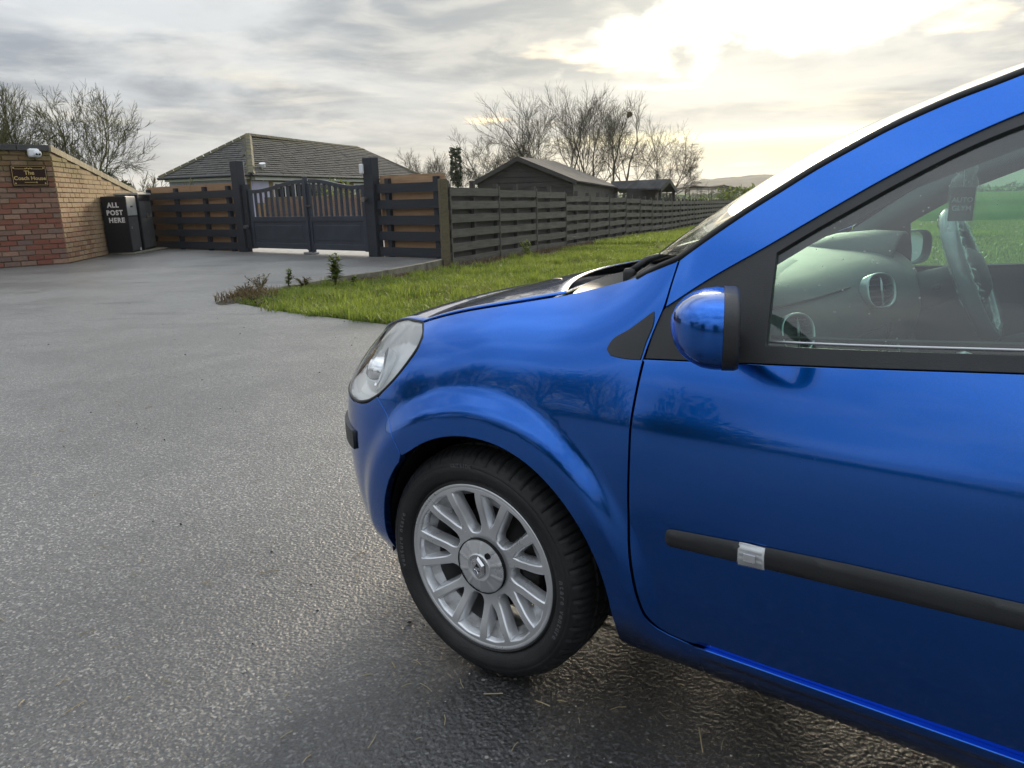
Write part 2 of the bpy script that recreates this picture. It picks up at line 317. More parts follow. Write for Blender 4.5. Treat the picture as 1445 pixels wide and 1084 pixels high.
m,t,b=mat('dash_plastic',(.05,.055,.06),.6); vary(t,b,(.040,.047,.049),(.064,.072,.075),7.,bump=.2,bscale=300); M['dash_plastic']=m
simple('dash_light',(.085,.098,.10),.5); simple('interior_dark',(.035,.038,.042),.7); simple('interior_mid',(.07,.08,.085),.7); simple('satin_silver',(.5,.52,.54),.3,.6)
simple('wheel_grey',(.20,.23,.25),.5); simple('headlining',(.32,.32,.31),.9); simple('card_navy',(.015,.018,.035),.4)
simple('plate_white',(.7,.7,.7),.4); simple('text_white',(.80,.80,.80),.5); simple('text_grey',(.45,.47,.50),.5); simple('tyre_text',(.10,.10,.105),.5)
simple('straw',(.36,.29,.17),.8); simple('stone_pale',(.42,.40,.36),.8); simple('stone_dark',(.02,.02,.022),.7)

# ------------------------------------------------------------------ mesh helpers
def tag(o,label=None,cat=None,group=None,kind=None):
    if label: o['label']=label
    if cat: o['category']=cat
    if group: o['group']=group
    if kind: o['kind']=kind
    return o
def empty(name,loc=(0,0,0),rz=0.,label=None,cat=None,group=None):
    o=bpy.data.objects.new(name,None); o.empty_display_size=.1; col.objects.link(o); o.location=loc; o.rotation_euler=(0,0,rz)
    return tag(o,label,cat,group)
def mesh(name,V,F,mats,parent=None,smooth=False,mi=None,loc=None,rz=None,normals=None):
    me=bpy.data.meshes.new(name); me.from_pydata([tuple(v) for v in V],[],[tuple(f) for f in F])
    for m in (mats if isinstance(mats,(list,tuple)) else [mats]): me.materials.append(M[m] if isinstance(m,str) else m)
    if mi is not None: me.polygons.foreach_set('material_index',mi)
    if smooth: me.polygons.foreach_set('use_smooth',[True]*len(me.polygons))
    me.update()
    if normals is not None: me.normals_split_custom_set_from_vertices([tuple(n) for n in normals])
    o=bpy.data.objects.new(name,me); col.objects.link(o)
    if parent is not None: o.parent=parent
    if loc is not None: o.location=loc
    if rz is not None: o.rotation_euler=(0,0,rz)
    return o
def fastmesh(name,V,T,m,tint=None,parent=None,smooth=False):
    V=np.asarray(V,np.float32); T=np.asarray(T,np.int32); k=T.shape[1]
    me=bpy.data.meshes.new(name); me.vertices.add(len(V)); me.vertices.foreach_set('co',V.ravel())
    me.loops.add(T.size); me.loops.foreach_set('vertex_index',T.ravel()); me.polygons.add(len(T))
    me.polygons.foreach_set('loop_start',np.arange(0,T.size,k,dtype=np.int32)); 
    me.polygons.foreach_set('use_smooth',np.full(len(T),smooth)); me.update(calc_edges=True)
    if tint is not None:
        a=me.attributes.new('tint','FLOAT','POINT'); a.data.foreach_set('value',np.asarray(tint,np.float32))
    me.materials.append(M[m]); o=bpy.data.objects.new(name,me); col.objects.link(o)
    if parent is not None: o.parent=parent
    return o
class MB:
    def __init__(s): s.V=[]; s.F=[]; s.I=[]
    def add(s,V,F,mi=0):
        n=len(s.V); s.V+= [tuple(v) for v in V]; s.F+=[tuple(i+n for i in f) for f in F]; s.I+=[mi]*len(F); return s
    def box(s,c,size,rz=0.,mi=0,M4=None):
        x,y,z=[v/2 for v in size]; V=[Vector((a*x,b*y,d*z)) for a in(-1,1) for b in(-1,1) for d in(-1,1)]
        if M4 is None: M4=Matrix.Translation(c)@Matrix.Rotation(rz,4,'Z')
        return s.add([M4@v for v in V],[(0,1,3,2),(4,6,7,5),(0,4,5,1),(2,3,7,6),(0,2,6,4),(1,5,7,3)],mi)
    def tube(s,pts,rad,n=8,mi=0,cap=True):
        pts=[Vector(p) for p in pts]; k=len(pts); rad=[rad]*k if isinstance(rad,(int,float)) else rad; V=[];F=[]
        for i,p in enumerate(pts):
            d=(pts[min(i+1,k-1)]-pts[max(i-1,0)]).normalized(); a=d.orthogonal().normalized() if i==0 else (a-d*a.dot(d)).normalized(); b=d.cross(a)
            for j in range(n):
                t_=2*math.pi*j/n; V.append(p+(a*math.cos(t_)+b*math.sin(t_))*rad[i])
        for i in range(k-1):
            for j in range(n): F.append((i*n+j,i*n+(j+1)%n,(i+1)*n+(j+1)%n,(i+1)*n+j))
        if cap: F.append(tuple(reversed(range(n)))); F.append(tuple((k-1)*n+j for j in range(n)))
        return s.add(V,F,mi)
    def build(s,name,mats,parent=None,smooth=False,bevel=0,**kw):
        o=mesh(name,s.V,s.F,mats,parent,smooth,s.I,**kw)
        if bevel:
            b=o.modifiers.new('bevel','BEVEL'); b.width=bevel; b.segments=2; b.limit_method='ANGLE'; b.angle_limit=R(35)
        return o
def lathe(prof,n,axis='Y',closed=False):
    """prof: (radius, axial) pairs"""
    V=[];F=[]
    for i in range(n):
        a=2*math.pi*i/n; c,s_=math.cos(a),math.sin(a)
        for r,h in prof: V.append((r*c,h,r*s_) if axis=='Y' else (r*c,r*s_,h))
    k=len(prof)
    for i in range(n):
        j=(i+1)%n
        for q in range(k-1): F.append((i*k+q,i*k+q+1,j*k+q+1,j*k+q))
    return V,F
def text_mesh(name,body,size,m,parent=None,M4=None,depth=.004,offset=0.,align='CENTER',spacing=1.):
    cu=bpy.data.curves.new(name,'FONT'); cu.body=body; cu.size=size; cu.extrude=depth; cu.offset=offset; cu.align_x=align; cu.align_y='CENTER'; cu.resolution_u=3; cu.space_character=spacing
    tmp=bpy.data.objects.new(name+'_tmp',cu); col.objects.link(tmp); dg=bpy.context.evaluated_depsgraph_get(); dg.update()
    me=bpy.data.meshes.new_from_object(tmp.evaluated_get(dg)); bpy.data.objects.remove(tmp); bpy.data.curves.remove(cu)
    if M4 is not None: me.transform(M4)
    me.materials.clear(); me.materials.append(M[m]); me.name=name
    o=bpy.data.objects.new(name,me); col.objects.link(o)
    if parent is not None: o.parent=parent
    return o
def frame(o,xa,up_,n=None):
    """matrix whose local X is xa, local Y is up_, Z the normal"""
    xa=Vector(xa).normalized(); up_=Vector(up_); up_=(up_-xa*up_.dot(xa)).normalized(); n=xa.cross(up_)
    return Matrix(((xa.x,up_.x,n.x,o[0]),(xa.y,up_.y,n.y,o[1]),(xa.z,up_.z,n.z,o[2]),(0,0,0,1)))
# ------------------------------------------------------------------ placing by the camera's survey: a pixel of the photo at depth Y is a point in the place
def at(px,py,Y):
    d=_ri*0+right*((px-722.5)/1043)+up*(-(py-542)/1043)+_f
    return Vector((0,0,CAMH))+d*(Y/d.y)
FO=Vector((-1.2,14.5,0)); FD=Vector((35.2,86.5,0)).normalized(); FN=Vector((FD.y,-FD.x,0))     # the long fence: origin, direction, side facing the verge
FS=[0,8.6,14.5,22.3,47.8,94,400]; FZ=[-.14,-.31,-.42,-.66,-1.0,-1.6,-1.6]
def tz(x,y):
    x=np.asarray(x,float); y=np.asarray(y,float)
    s=(x-FO.x)*FD.x+(y-FO.y)*FD.y
    lo=np.interp(s,FS,FZ)
    k=np.clip((s+6.5)/5.5,0,1); k=k*k*(3-2*k)
    lo=np.where(s<0,-.03-(.11)*k,lo)
    lo=lo-.0*x
    return lo
# ------------------------------------------------------------------ ground
def ground():
    xs=np.concatenate([-np.geomspace(3500,30,22),np.linspace(-28,34,63),np.geomspace(37,3500,22)]); ys=np.concatenate([-np.geomspace(2500,30,12),np.linspace(-24,60,85),np.geomspace(63,4200,30)])
    X,Y=np.meshgrid(xs,ys); Z=tz(X,Y)+np.where((Y>9)&(Y<60),np.sin(X*1.7)*np.sin(Y*1.3)*.015,0)
    V=np.stack([X,Y,Z],-1).reshape(-1,3); n=len(xs)
    F=[(j*n+i,j*n+i+1,(j+1)*n+i+1,(j+1)*n+i) for j in range(len(ys)-1) for i in range(n-1)]
    tag(mesh('ground',V,F,'field',smooth=True),kind='structure')
ground()
EDGE=[(-3.55,9.22),(-3.26,8.94),(-2.52,8.18),(-1.75,7.56),(-1.09,7.03),(0,6.55),(1,6.15),(4,5.6),(12,5.),(60,4.)]
BACK=[(-3.66,9.6),(-3.25,10.69),(-2.71,11.91),(-2.15,12.7),(-1.62,13.9),(-1.3,14.75)]
def drive():
    P=[(-60,-40),(60,-40),(60,4.)]+EDGE[::-1][1:]+BACK+[(-1.3,15.1),(-10.3,21.75),(-14,24.5),(-60,24.5)]
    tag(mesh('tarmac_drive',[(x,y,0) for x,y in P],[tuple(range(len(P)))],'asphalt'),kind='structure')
    tag(mesh('inner_drive',[(-6.9,19.3,-.004),(-2.4,15.97,-.004),(2,22,-.004),(-3.5,29,-.004),(-10,27,-.004)],[(0,1,2,3,4)],'gravel_drive'),kind='structure')
drive()
def kerb():
    b=MB(); pts=BACK
    for i in range(len(pts)-1):
        a=Vector((*pts[i],0)); c=Vector((*pts[i+1],0)); d=(c-a); n=Vector((d.y,-d.x,0)).normalized()*.11; k=i/(len(pts)-1)
        up_=.012+.018*k
        V=[a,c,c+n,a+n]; V=[v+Vector((0,0,up_)) for v in V]+[v+Vector((0,0,-.3)) for v in V]
        b.add(V,[(3,2,1,0),(0,1,5,4),(1,2,6,5),(2,3,7,6),(3,0,4,7)])
    tag(b.build('drive_kerb','concrete'),kind='structure')
    # bare soil strip between kerb and grass
    n=26; V=[];F=[]
    bp_=[Vector((*p,0)) for p in BACK]
    for i in range(n):
        u=i/(n-1)*(len(bp_)-1.001); k=int(u); p=bp_[k].lerp(bp_[k+1],u-k); d=(bp_[k+1]-bp_[k]).normalized(); nn=Vector((d.y,-d.x,0))
        w=.16+.10*math.sin(i*1.9)+.06*random.random()
        for q,(o_,h) in enumerate(((.09,.0),(.09+w*.5,.03*random.random()),(.12+w,-.05))):
            V.append((p.x+nn.x*o_,p.y+nn.y*o_,float(tz(p.x,p.y))+.03+h))
        if i: F+= [((i-1)*3+q,(i-1)*3+q+1,i*3+q+1,i*3+q) for q in range(2)]
    tag(mesh('soil_strip',V,F,'soil',smooth=True),kind='structure')
    V=[];F=[]
    for i in range(40):
        s=i*.9-.1; p=FO+FD*s
        for q,o_ in enumerate((-.25,.12+.06*math.sin(i*2.1),.42+.12*math.sin(i*1.3)+.08*random.random())):
            V.append((p.x+FN.x*o_,p.y+FN.y*o_,float(tz(p.x,p.y))+(.03,.045,.0)[q]))
        if i: F+= [((i-1)*3+q,(i-1)*3+q+1,i*3+q+1,i*3+q) for q in range(2)]
    tag(mesh('fence_soil',V,F,'soil',smooth=True),kind='structure')
kerb()
# ------------------------------------------------------------------ distant hills
def hills():
    def ridge(name,Y0,pts,back,m,rough_):
        V=[];F=[]; n=len(pts); xs=np.linspace(pts[0][0],pts[-1][0],220); hs=np.interp(xs,[p[0] for p in pts],[p[1] for p in pts])
        r=np.random.default_rng(int(Y0)); jag=np.convolve(r.normal(0,1,260),np.ones(4)/4,'same')[:220]*rough_+np.convolve(r.normal(0,1,260),np.ones(22)/8,'same')[:220]*rough_
        for i,(px,h) in enumerate(zip(xs,hs)):
            p=at(px,260,Y0); z=max(-2,h*1.35+jag[i]*(h>4))
            V+=[(p.x,p.y,-3),(p.x*1.0,p.y+z*.6,z*.55),(p.x,p.y+back*.5,z),(p.x*1.1,p.y+back,-3)]
            if i: F+= [((i-1)*4+q,i*4+q,i*4+q+1,(i-1)*4+q+1) for q in range(3)]
        tag(mesh(name,V,F,m,smooth=True),kind='structure')
    ridge('hill',1500,[(860,0),(960,6),(1000,14),(1040,22),(1130,27),(1200,24),(1300,34),(1400,44),(1500,40),(1800,30)],500,'hill_wood',1.3)
    ridge('hill',2600,[(200,4),(700,10),(950,12),(1010,26),(1100,42),(1400,52),(1900,46)],700,'hill_wood',1.6)
hills()
# ------------------------------------------------------------------ brick wall with the house sign
WC=Vector((-9.68,16.48,0)); SD=Vector((-.66*.98,3.17,0)).normalized(); FDr=Vector((-math.sin(R(46)),-math.cos(R(46)),0))   # corner, side direction (away), front direction (left, nearer)
BL,BH,MJ=.300,.1075,.014
def brick_wall():
    w=empty('brick_wall',WC,0,'mossy red brick wall cranked at a corner, its right wing sloping down beside the post box','wall')
    def slab(a,b,h0,h1,n,th,name,m):
        V=[a+Vector((0,0,-.1)),b+Vector((0,0,-.1)),b+Vector((0,0,h1)),a+Vector((0,0,h0))]; V=V+[v-n*th for v in V]
        mesh(name,[v-WC for v in V],[(0,1,2,3),(7,6,5,4),(0,4,5,1),(1,5,6,2),(2,6,7,3),(3,7,4,0)],m,w)
    nf=Vector((-FDr.y,FDr.x,0)); 
    if nf.dot(-WC)<0: nf=-nf
    ns=Vector((SD.y,-SD.x,0)); 
    if ns.dot(-WC)<0: ns=-ns
    HF=2.36; LS=6.35; HS1=1.50
    slab(WC-nf*.012,WC+FDr*6-nf*.012,HF,HF,nf,.32,'mortar_core','mortar'); slab(WC-ns*.012,WC+SD*LS-ns*.012,HF,HS1,ns,.30,'mortar_core','mortar')
    def rect_mesh(l,h,d):
        x,z=l/2,h/2; c=.006
        V=[(-x,0,-z),(x,0,-z),(x,0,z),(-x,0,z),(-x+c,d,-z+c),(x-c,d,-z+c),(x-c,d,z-c),(-x+c,d,z-c)]
        me=bpy.data.meshes.new('brick'); me.from_pydata(V,[],[(4,5,6,7),(0,1,5,4),(1,2,6,5),(2,3,7,6),(3,0,4,7)]); return me
    shared={}
    bricks=[]
    def course(origin,dr,n,L,hfun,kind):
        rows=int(2.5/BH)
        for r in range(rows):
            z=BH*(r+.5)+.01; off=(r%2)*BL/2; x=-off
            while x<L:
                a=max(x,0); b_=min(x+BL,L); x+=BL
                if b_-a<.06: continue
                if z+BH/2>hfun((a+b_)/2)+.02: continue
                l=round((b_-a-MJ)/.01)*.01; bricks.append((origin+dr*((a+b_)/2)+Vector((0,0,z)),dr,n,l,kind))
    course(WC,FDr,nf,6,lambda x:HF,0); course(WC,SD,ns,LS,lambda x:HF+(HS1-HF)*x/LS,1)
    inview=lambda b:(b[4]==1) or ((b[0]-WC).dot(FDr)<2.2)
    bricks.sort(key=lambda b:(not inview(b),-b[3]*0+((b[0]-Vector((0,0,1))).length)))
    rest=[MB(),MB()]
    for i,(p,dr,n,l,kind) in enumerate(bricks):
        m='brick_buff' if kind else 'brick_red'; key=(round(l,2),kind)
        if i<300:
            if key not in shared: me=rect_mesh(l,BH-MJ,.026); me.materials.append(M[m]); shared[key]=me
            o=bpy.data.objects.new('brick',shared[key]); col.objects.link(o); o.parent=w
            xa=dr if dr.cross(n).z>0 else -dr
            j=Vector((0,0,0))+n*random.uniform(-.018,-.008)
            o.matrix_local=Matrix(((xa.x,n.x,0,(p+j-WC).x),(xa.y,n.y,0,(p+j-WC).y),(0,0,1,p.z),(0,0,0,1)))@Matrix.Rotation(random.gauss(0,.006),4,'Y')
        else:
            xa=dr if dr.cross(n).z>0 else -dr; c=p+n*random.uniform(-.012,.002)-WC; x,z,d=l/2,(BH-MJ)/2,.012
            V=[c+xa*a+Vector((0,0,b_))+n*e for e in(-.01,d) for a,b_ in((-x,-z),(x,-z),(x,z),(-x,z))]
            rest[kind].add(V,[(4,5,6,7),(0,1,5,4),(1,2,6,5),(2,3,7,6),(3,0,4,7)])
    for k in(0,1):
        if rest[k].V: tag(rest[k].build('brick_facing',('brick_red','brick_buff')[k],w),kind='stuff')
    # soldier course of coping bricks down the sloping wing, slate coloured flat coping on the front
    nC=58
    dr=(SD*LS+Vector((0,0,HS1-HF))).normalized(); tot=math.hypot(LS,HS1-HF); upn=Vector((0,0,1)); upn=(upn-dr*upn.dot(dr)).normalized()
    me=bpy.data.meshes.new('coping_brick'); bb=MB().box((0,0,0),(tot/nC-.012,.36,.13)); me.from_pydata(bb.V,[],bb.F); me.materials.append(M['coping'])
    for i in range(nC):
        o=bpy.data.objects.new('coping_brick',me); col.objects.link(o); o.parent=w
        p=Vector((0,0,HF))+dr*((i+.5)*tot/nC)+upn*(.062+random.uniform(-.004,.004))-ns*.15
        o.matrix_local=Matrix(((dr.x,-ns.x,upn.x,p.x),(dr.y,-ns.y,upn.y,p.y),(dr.z,-ns.z,upn.z,p.z),(0,0,0,1)))
    for i in range(10):
        b=MB(); b.box((0,0,0),(.59,.42,.12),M4=Matrix.Translation(FDr*(.31+.6*i)-nf*.14+Vector((0,0,HF+.062)))@Matrix.Rotation(math.atan2(FDr.y,FDr.x),4,'Z')); b.build('coping_stone','coping_dark',w,bevel=.008)
    b=MB(); b.box((0,0,0),(.46,.42,.30),M4=Matrix.Translation(SD*(LS+.18)-ns*.14+Vector((0,0,HS1-.02)))); b.build('end_stone','concrete',w,bevel=.08)
    slab(WC+SD*LS,WC+SD*(LS+.02),HS1,HS1,ns,.3,'wall_end','mortar')
    # sign
    ctr=WC+FDr*.46+nf*.04+Vector((0,0,1.86))
    xa=-FDr; Mx=frame(ctr,xa,(0,0,1))
    s=empty('house_sign',ctr,0,'brown name plaque with gold lettering and border screwed to the brick wall','sign')
    Ml=Matrix.Translation(-ctr)@Mx
    W_,H_=.66,.43
    p=MB(); p.box((0,0,0),(W_,H_,.03),M4=Ml@Matrix.Identity(4)); p.build('plaque','sign_brown',s,bevel=.01)
    g=MB(); z=.019
    for a,b_,c,d in((0,H_/2-.025,W_-.05,.006),(0,-H_/2+.025,W_-.05,.006),(-W_/2+.025,0,.006,H_-.05),(W_/2-.025,0,.006,H_-.05)): g.box((0,0,0),(c,d,.004),M4=Ml@Matrix.Translation((a,b_,z)))
    for a,b_ in((-.27,.155),(.27,.155),(-.27,-.155),(.27,-.155)): g.box((0,0,0),(.026,.026,.004),M4=Ml@Matrix.Translation((a,b_,z))@Matrix.Rotation(.78,4,'Z'))
    g.build('gold_border','gold',s)
    o_=MB()
    o_.box((0,0,0),(.18,.008,.005),M4=Ml@Matrix.Translation((-.17,.135,z))); o_.box((0,0,0),(.18,.008,.005),M4=Ml@Matrix.Translation((.17,.135,z)))
    for k in range(5): o_.box((0,0,0),(.022,.022,.005),M4=Ml@Matrix.Translation((-.06+.03*k,.14+(.008 if k%2 else 0),z))@Matrix.Rotation(.78,4,'Z'))
    o_.box((0,0,0),(.22,.008,.005),M4=Ml@Matrix.Translation((0,-.135,z))); o_.box((0,0,0),(.026,.026,.005),M4=Ml@Matrix.Translation((.11,-.135,z))@Matrix.Rotation(.78,4,'Z'))
    tag(o_.build('gold_scroll','gold',s),kind='stuff')
    text_mesh('lettering','The',.115,'gold',s,Ml@Matrix.Translation((0,.055,z)),.003,.002); text_mesh('lettering','Coach House',.105,'gold',s,Ml@Matrix.Translation((0,-.055,z)),.003,.002)
    # camera
    cc=WC+FDr*.34+nf*.16+Vector((0,0,2.31))
    c=empty('security_camera',cc,0,'small white twin-lens camera under the dark coping of the brick wall','camera')
    mb=MB(); mb.box((0,0,0),(.20,.16,.17),M4=Matrix.Rotation(math.atan2(FDr.y,FDr.x),4,'Z')); mb.build('housing','white_plastic',c,bevel=.035)
    V,F=lathe([(0,-.05),(.062,-.045),(.075,0),(.07,.05),(0,.06)],20); Mh=frame((nf*.07-FDr*.05)+Vector((0,0,-.02)),-FDr,(0,0,1)); Mh=Mh@Matrix.Rotation(R(90),4,'X')
    mesh('ball_head',[Mh@Vector(v) for v in V],F,'white_plastic',c,smooth=True)
    for k in(-1,1):
        V,F=lathe([(0,-.01),(.02,-.01),(.02,.012),(0,.014)],14); M2=frame(nf*.135-FDr*.05+Vector((0,0,-.03))-FDr*.028*k,-FDr,(0,0,1))@Matrix.Rotation(R(90),4,'X')
        mesh('lens',[M2@Vector(v) for v in V],F,'lens_black',c,smooth=True)
brick_wall()
# ------------------------------------------------------------------ post boxes
def post_boxes():
    slab=MB(); A=Vector((-9.95,18.65,0)); 
    slab.add([(-10.35,19.2,.05),(-9.42,18.95,.05),(-9.55,21.25,.05),(-10.6,21.5,.05),(-10.35,19.2,-.1),(-9.42,18.95,-.1),(-9.55,21.25,-.1),(-10.6,21.5,-.1)],[(0,1,2,3),(0,4,5,1),(1,5,6,2),(2,6,7,3),(3,7,4,0)])
    tag(slab.build('concrete_plinth','concrete',bevel=.02),'low mossy concrete slab under the two dark boxes by the brick wall','plinth')
    o0=Vector((-9.52,19.05,.05)); ang=math.atan2(.2,-.72)     # front face runs left from here
    xa=Vector((-.93,.10,0)).normalized(); ya=Vector((-.17,.98,0)).normalized()
    t=empty('parcel_box',o0,0,'black parcel box lettered ALL POST HERE standing against the brick wall','post box')
    w_,d_,h=.66,.80,1.39
    def P(a,b,z): return xa*a+ya*b+Vector((0,0,z))
    def blk(a0,a1,b0,b1,z0,z1): return [P(a0,b0,z0),P(a1,b0,z0),P(a1,b1,z0),P(a0,b1,z0),P(a0,b0,z1),P(a1,b0,z1),P(a1,b1,z1),P(a0,b1,z1)]
    BF=[(0,3,2,1),(4,5,6,7),(0,1,5,4),(1,2,6,5),(2,3,7,6),(3,0,4,7)]
    b=MB(); b.add(blk(0,w_,0,d_,0,h),BF); b.build('body','box_black',t,bevel=.012)
    b=MB(); b.add(blk(-.012,-.001,.03,d_-.03,.05,h*.63),BF); b.build('side_door','box_grey',t,bevel=.004)
    b=MB(); b.add(blk(-.014,-.001,.03,d_-.03,h*.655,h-.02),BF); b.build('hopper_flap','box_lid',t,bevel=.004)
    b=MB(); b.add(blk(-.028,-.002,.30,.44,h*.80,h*.83),BF); b.build('flap_handle','box_black',t,bevel=.004)
    b=MB(); b.add(blk(-.03,-.003,.14,.20,h*.42,h*.46),BF); b.build('lock','steel',t,bevel=.008)
    b=MB(); b.add(blk(-.02,-.002,.62,.70,.02,.09),BF); b.build('foot_plate','white_paint',t,bevel=.004)
    Mf=frame(P(w_/2+.0,-.006,1.17),-xa,(0,0,1))
    text_mesh('lettering','ALL',.165,'text_white',t,Mf@Matrix.Translation((-.02,0,0)),.002,.007,spacing=1.16); text_mesh('lettering','POST',.165,'text_white',t,Mf@Matrix.Translation((0,-.185,0)),.002,.007,spacing=1.16); text_mesh('lettering','HERE',.165,'text_white',t,Mf@Matrix.Translation((.03,-.37,0)),.002,.007,spacing=1.16)
    o1=Vector((-9.66,19.98,.05)); t2=empty('delivery_cabinet',o1,0,'dark two-door cabinet between the lettered parcel box and the slatted fence','cabinet')
    h2=1.42; b=MB(); b.add(blk(0,.62,0,1.12,0,h2),BF); b.build('body','box_black',t2,bevel=.012)
    b=MB(); b.add(blk(-.03,.66,-.03,1.16,h2+.002,h2+.06),BF); b.build('lid','box_lid',t2,bevel=.01)
    for k in(0,1):
        b=MB(); b.add(blk(-.016,-.001,.04+.53*k,.54+.53*k,.06,h2-.16),BF); b.build('door','box_grey',t2,bevel=.005)
    b=MB(); b.add(blk(-.055,-.018,.50,.62,h2*.60,h2*.66),BF); b.build('padlock','steel',t2,bevel=.008)
post_boxes()
# ------------------------------------------------------------------ gate, posts and slatted fences on the gate line
G0=Vector((-6.82,19.14,0)); GU=Vector((-2.7+6.82,16.12-19.14,0)).normalized(); GNn=Vector((-GU.y,GU.x,0))*-1   # GNn faces the camera
GR=math.atan2(GU.y,GU.x)
def gp(s,o,z): return G0+GU*s+GNn*o+Vector((0,0,z))
def plank(parent,base,s,o,z,l,th,h,m,name='board',tilt=0.,bev=0,jit=.004):
    """one board on the gate line; local origin is the parent's"""
    me=bpy.data.meshes.new(name); b=MB().box((0,0,0),(l,th,h)); me.from_pydata(b.V,[],b.F); me.materials.append(M[m])
    ob=bpy.data.objects.new(name,me); col.objects.link(ob); ob.parent=parent
    ob.matrix_local=Matrix.Translation(gp(s,o+random.uniform(-jit,jit),z+random.uniform(-jit,jit))-base)@Matrix.Rotation(GR,4,'Z')@Matrix.Rotation(tilt+random.gauss(0,.002),4,'Y')
    return ob
def slat_fence(s0,s1,label,posts,dz=0.,back=True):
    base=gp((s0+s1)/2,0,0); f=empty('slatted_fence',base,0,label,'fence'); l=s1-s0; c=(s0+s1)/2
    for k in range(5):
        plank(f,base,c,.03,.13+.325*k+dz,l,.04,.185,'wood_black','front_board')
    for k in range(5):
        z=.285+.325*k+dz; 
        n=2 if l>3 else 1
        for q in range(n): plank(f,base,s0+l*(q+.5)/n,-.10,z,l/n-.012,.035,.20 if k<4 else .21,'wood_fresh','back_board')
    plank(f,base,c,-.10,-.02+dz,l,.035,.18,'wood_fresh','back_board')
    for s in posts: plank(f,base,s,-.035,.80+dz,.11,.09,1.66,'wood_black','post')
    return f
slat_fence(-4.25,.10,'slatted fence of black and bare wood boards between the cabinet and the left gate post',(-4.1,-2.7,-1.35,-.3))
slat_fence(5.08,6.86,'short slatted fence of black and bare wood boards right of the gate',(5.35,6.70),-.02)
for s,h,w_,lab in((.25,2.20,.27,'tall black gate post left of the gate'),(4.93,2.05,.27,'tall black gate post with intercom right of the gate')):
    base=gp(s,0,0); t=empty('gate_post',base,0,lab,'post')
    ob=plank(t,base,s,.02,h/2-.05,w_,.22,h+.1,'wood_black','timber',jit=0); bv=ob.modifiers.new('b','BEVEL'); bv.width=.012
    if s<1:
        ob=plank(t,base,s+.25,.0,.86,.17,.14,1.55,'wood_black','hinge_post',jit=0)
        b=MB(); b.tube([gp(s+.30,.10,.62)-base,gp(s+.30,.20,.62)-base],.045,14); b.build('lock_button','steel',t,smooth=False)
    else:
        b=MB(); b.box((0,0,0),(.10,.06,.20),M4=Matrix.Translation(gp(s-.08,.21,1.82)-base)@Matrix.Rotation(GR,4,'Z')); b.build('intercom','white_plastic',t,bevel=.02)
        b=MB(); b.tube([gp(s-.06,.17,1.20)-base,gp(s-.06,.25,1.20)-base],.055,16); b.build('sensor','steel',t)
def gate():
    base=gp(2.8,0,0); t=empty('driveway_gate',base,0,'dark blue-grey double driveway gate with arched top and vertical bars','gate')
    def leaf(sa,sb,flip):
        n0=MB(); l=sb-sa
        lf=empty('gate_leaf',gp(sa,0,0)-base,0); lf.parent=t
        b0=gp(sa,0,0)
        def B(name,s,z,w_,h,th,o=0.,bev=.006):
            b=MB(); b.box((0,0,0),(w_,th,h),M4=Matrix.Translation(gp(s,o,z)-b0)@Matrix.Rotation(GR,4,'Z')); return b.build(name,'gate_paint',lf,bevel=bev)
        top=lambda u:1.50+.18*(lambda q:q*q*(3-2*q))(min(1,max(0,(u-.10)/.85)))
        B('stile',sa+.05,.80,.10,1.42+(.0 if not flip else .16),.07); B('stile',sb-.05,.80+(.08 if not flip else 0),.10,1.42+(.16 if not flip else 0),.07)
        B('bottom_rail',(sa+sb)/2,.17,l-.2,.13,.06); B('mid_rail',(sa+sb)/2,.80,l-.2,.12,.065); 
        B('panel',(sa+sb)/2,.485,l-.2,.51,.03); B('panel_field',(sa+sb)/2,.485,l-.46,.34,.045)
        # arched top rail
        b=MB(); n=18; V=[];F=[]
        for i in range(n+1):
            u=i/n; s=sa+.1+(l-.2)*u; uu=u if not flip else 1-u; z=top(uu)
            for oo,zz in((.035,z),(.035,z-.085),(-.035,z-.085),(-.035,z)): V.append(gp(s,oo,zz)-b0)
            if i: F+= [((i-1)*4+q,(i-1)*4+(q+1)%4,i*4+(q+1)%4,i*4+q) for q in range(4)]
        b.add(V,F); b.build('top_rail','gate_paint',lf,bevel=.006)
        for k in range(9):
            u=(k+.75)/9.5; s=sa+.1+(l-.2)*u; uu=u if not flip else 1-u; z1=top(uu)-.08; B('bar',s,(.86+z1)/2,.075,z1-.86,.035,bev=.004)
    leaf(.60,2.76,False); leaf(2.80,4.70,True)
    b=MB(); b.box((0,0,0),(.07,.09,1.74),M4=Matrix.Translation(gp(2.78,.03,.87)-base)@Matrix.Rotation(GR,4,'Z')); b.build('meeting_stile','gate_paint',t,bevel=.006)
    b=MB(); b.tube([gp(2.86,.05,1.08)-base,gp(2.86,.12,1.08)-base,gp(3.02,.12,1.08)-base],.016,8); b.build('handle','lens_black',t)
    b=MB(); b.box((0,0,0),(.30,.22,.05),M4=Matrix.Translation(gp(2.8,.04,.025)-base)@Matrix.Rotation(GR,4,'Z')); b.build('ground_stop','steel',t,bevel=.01)
gate()
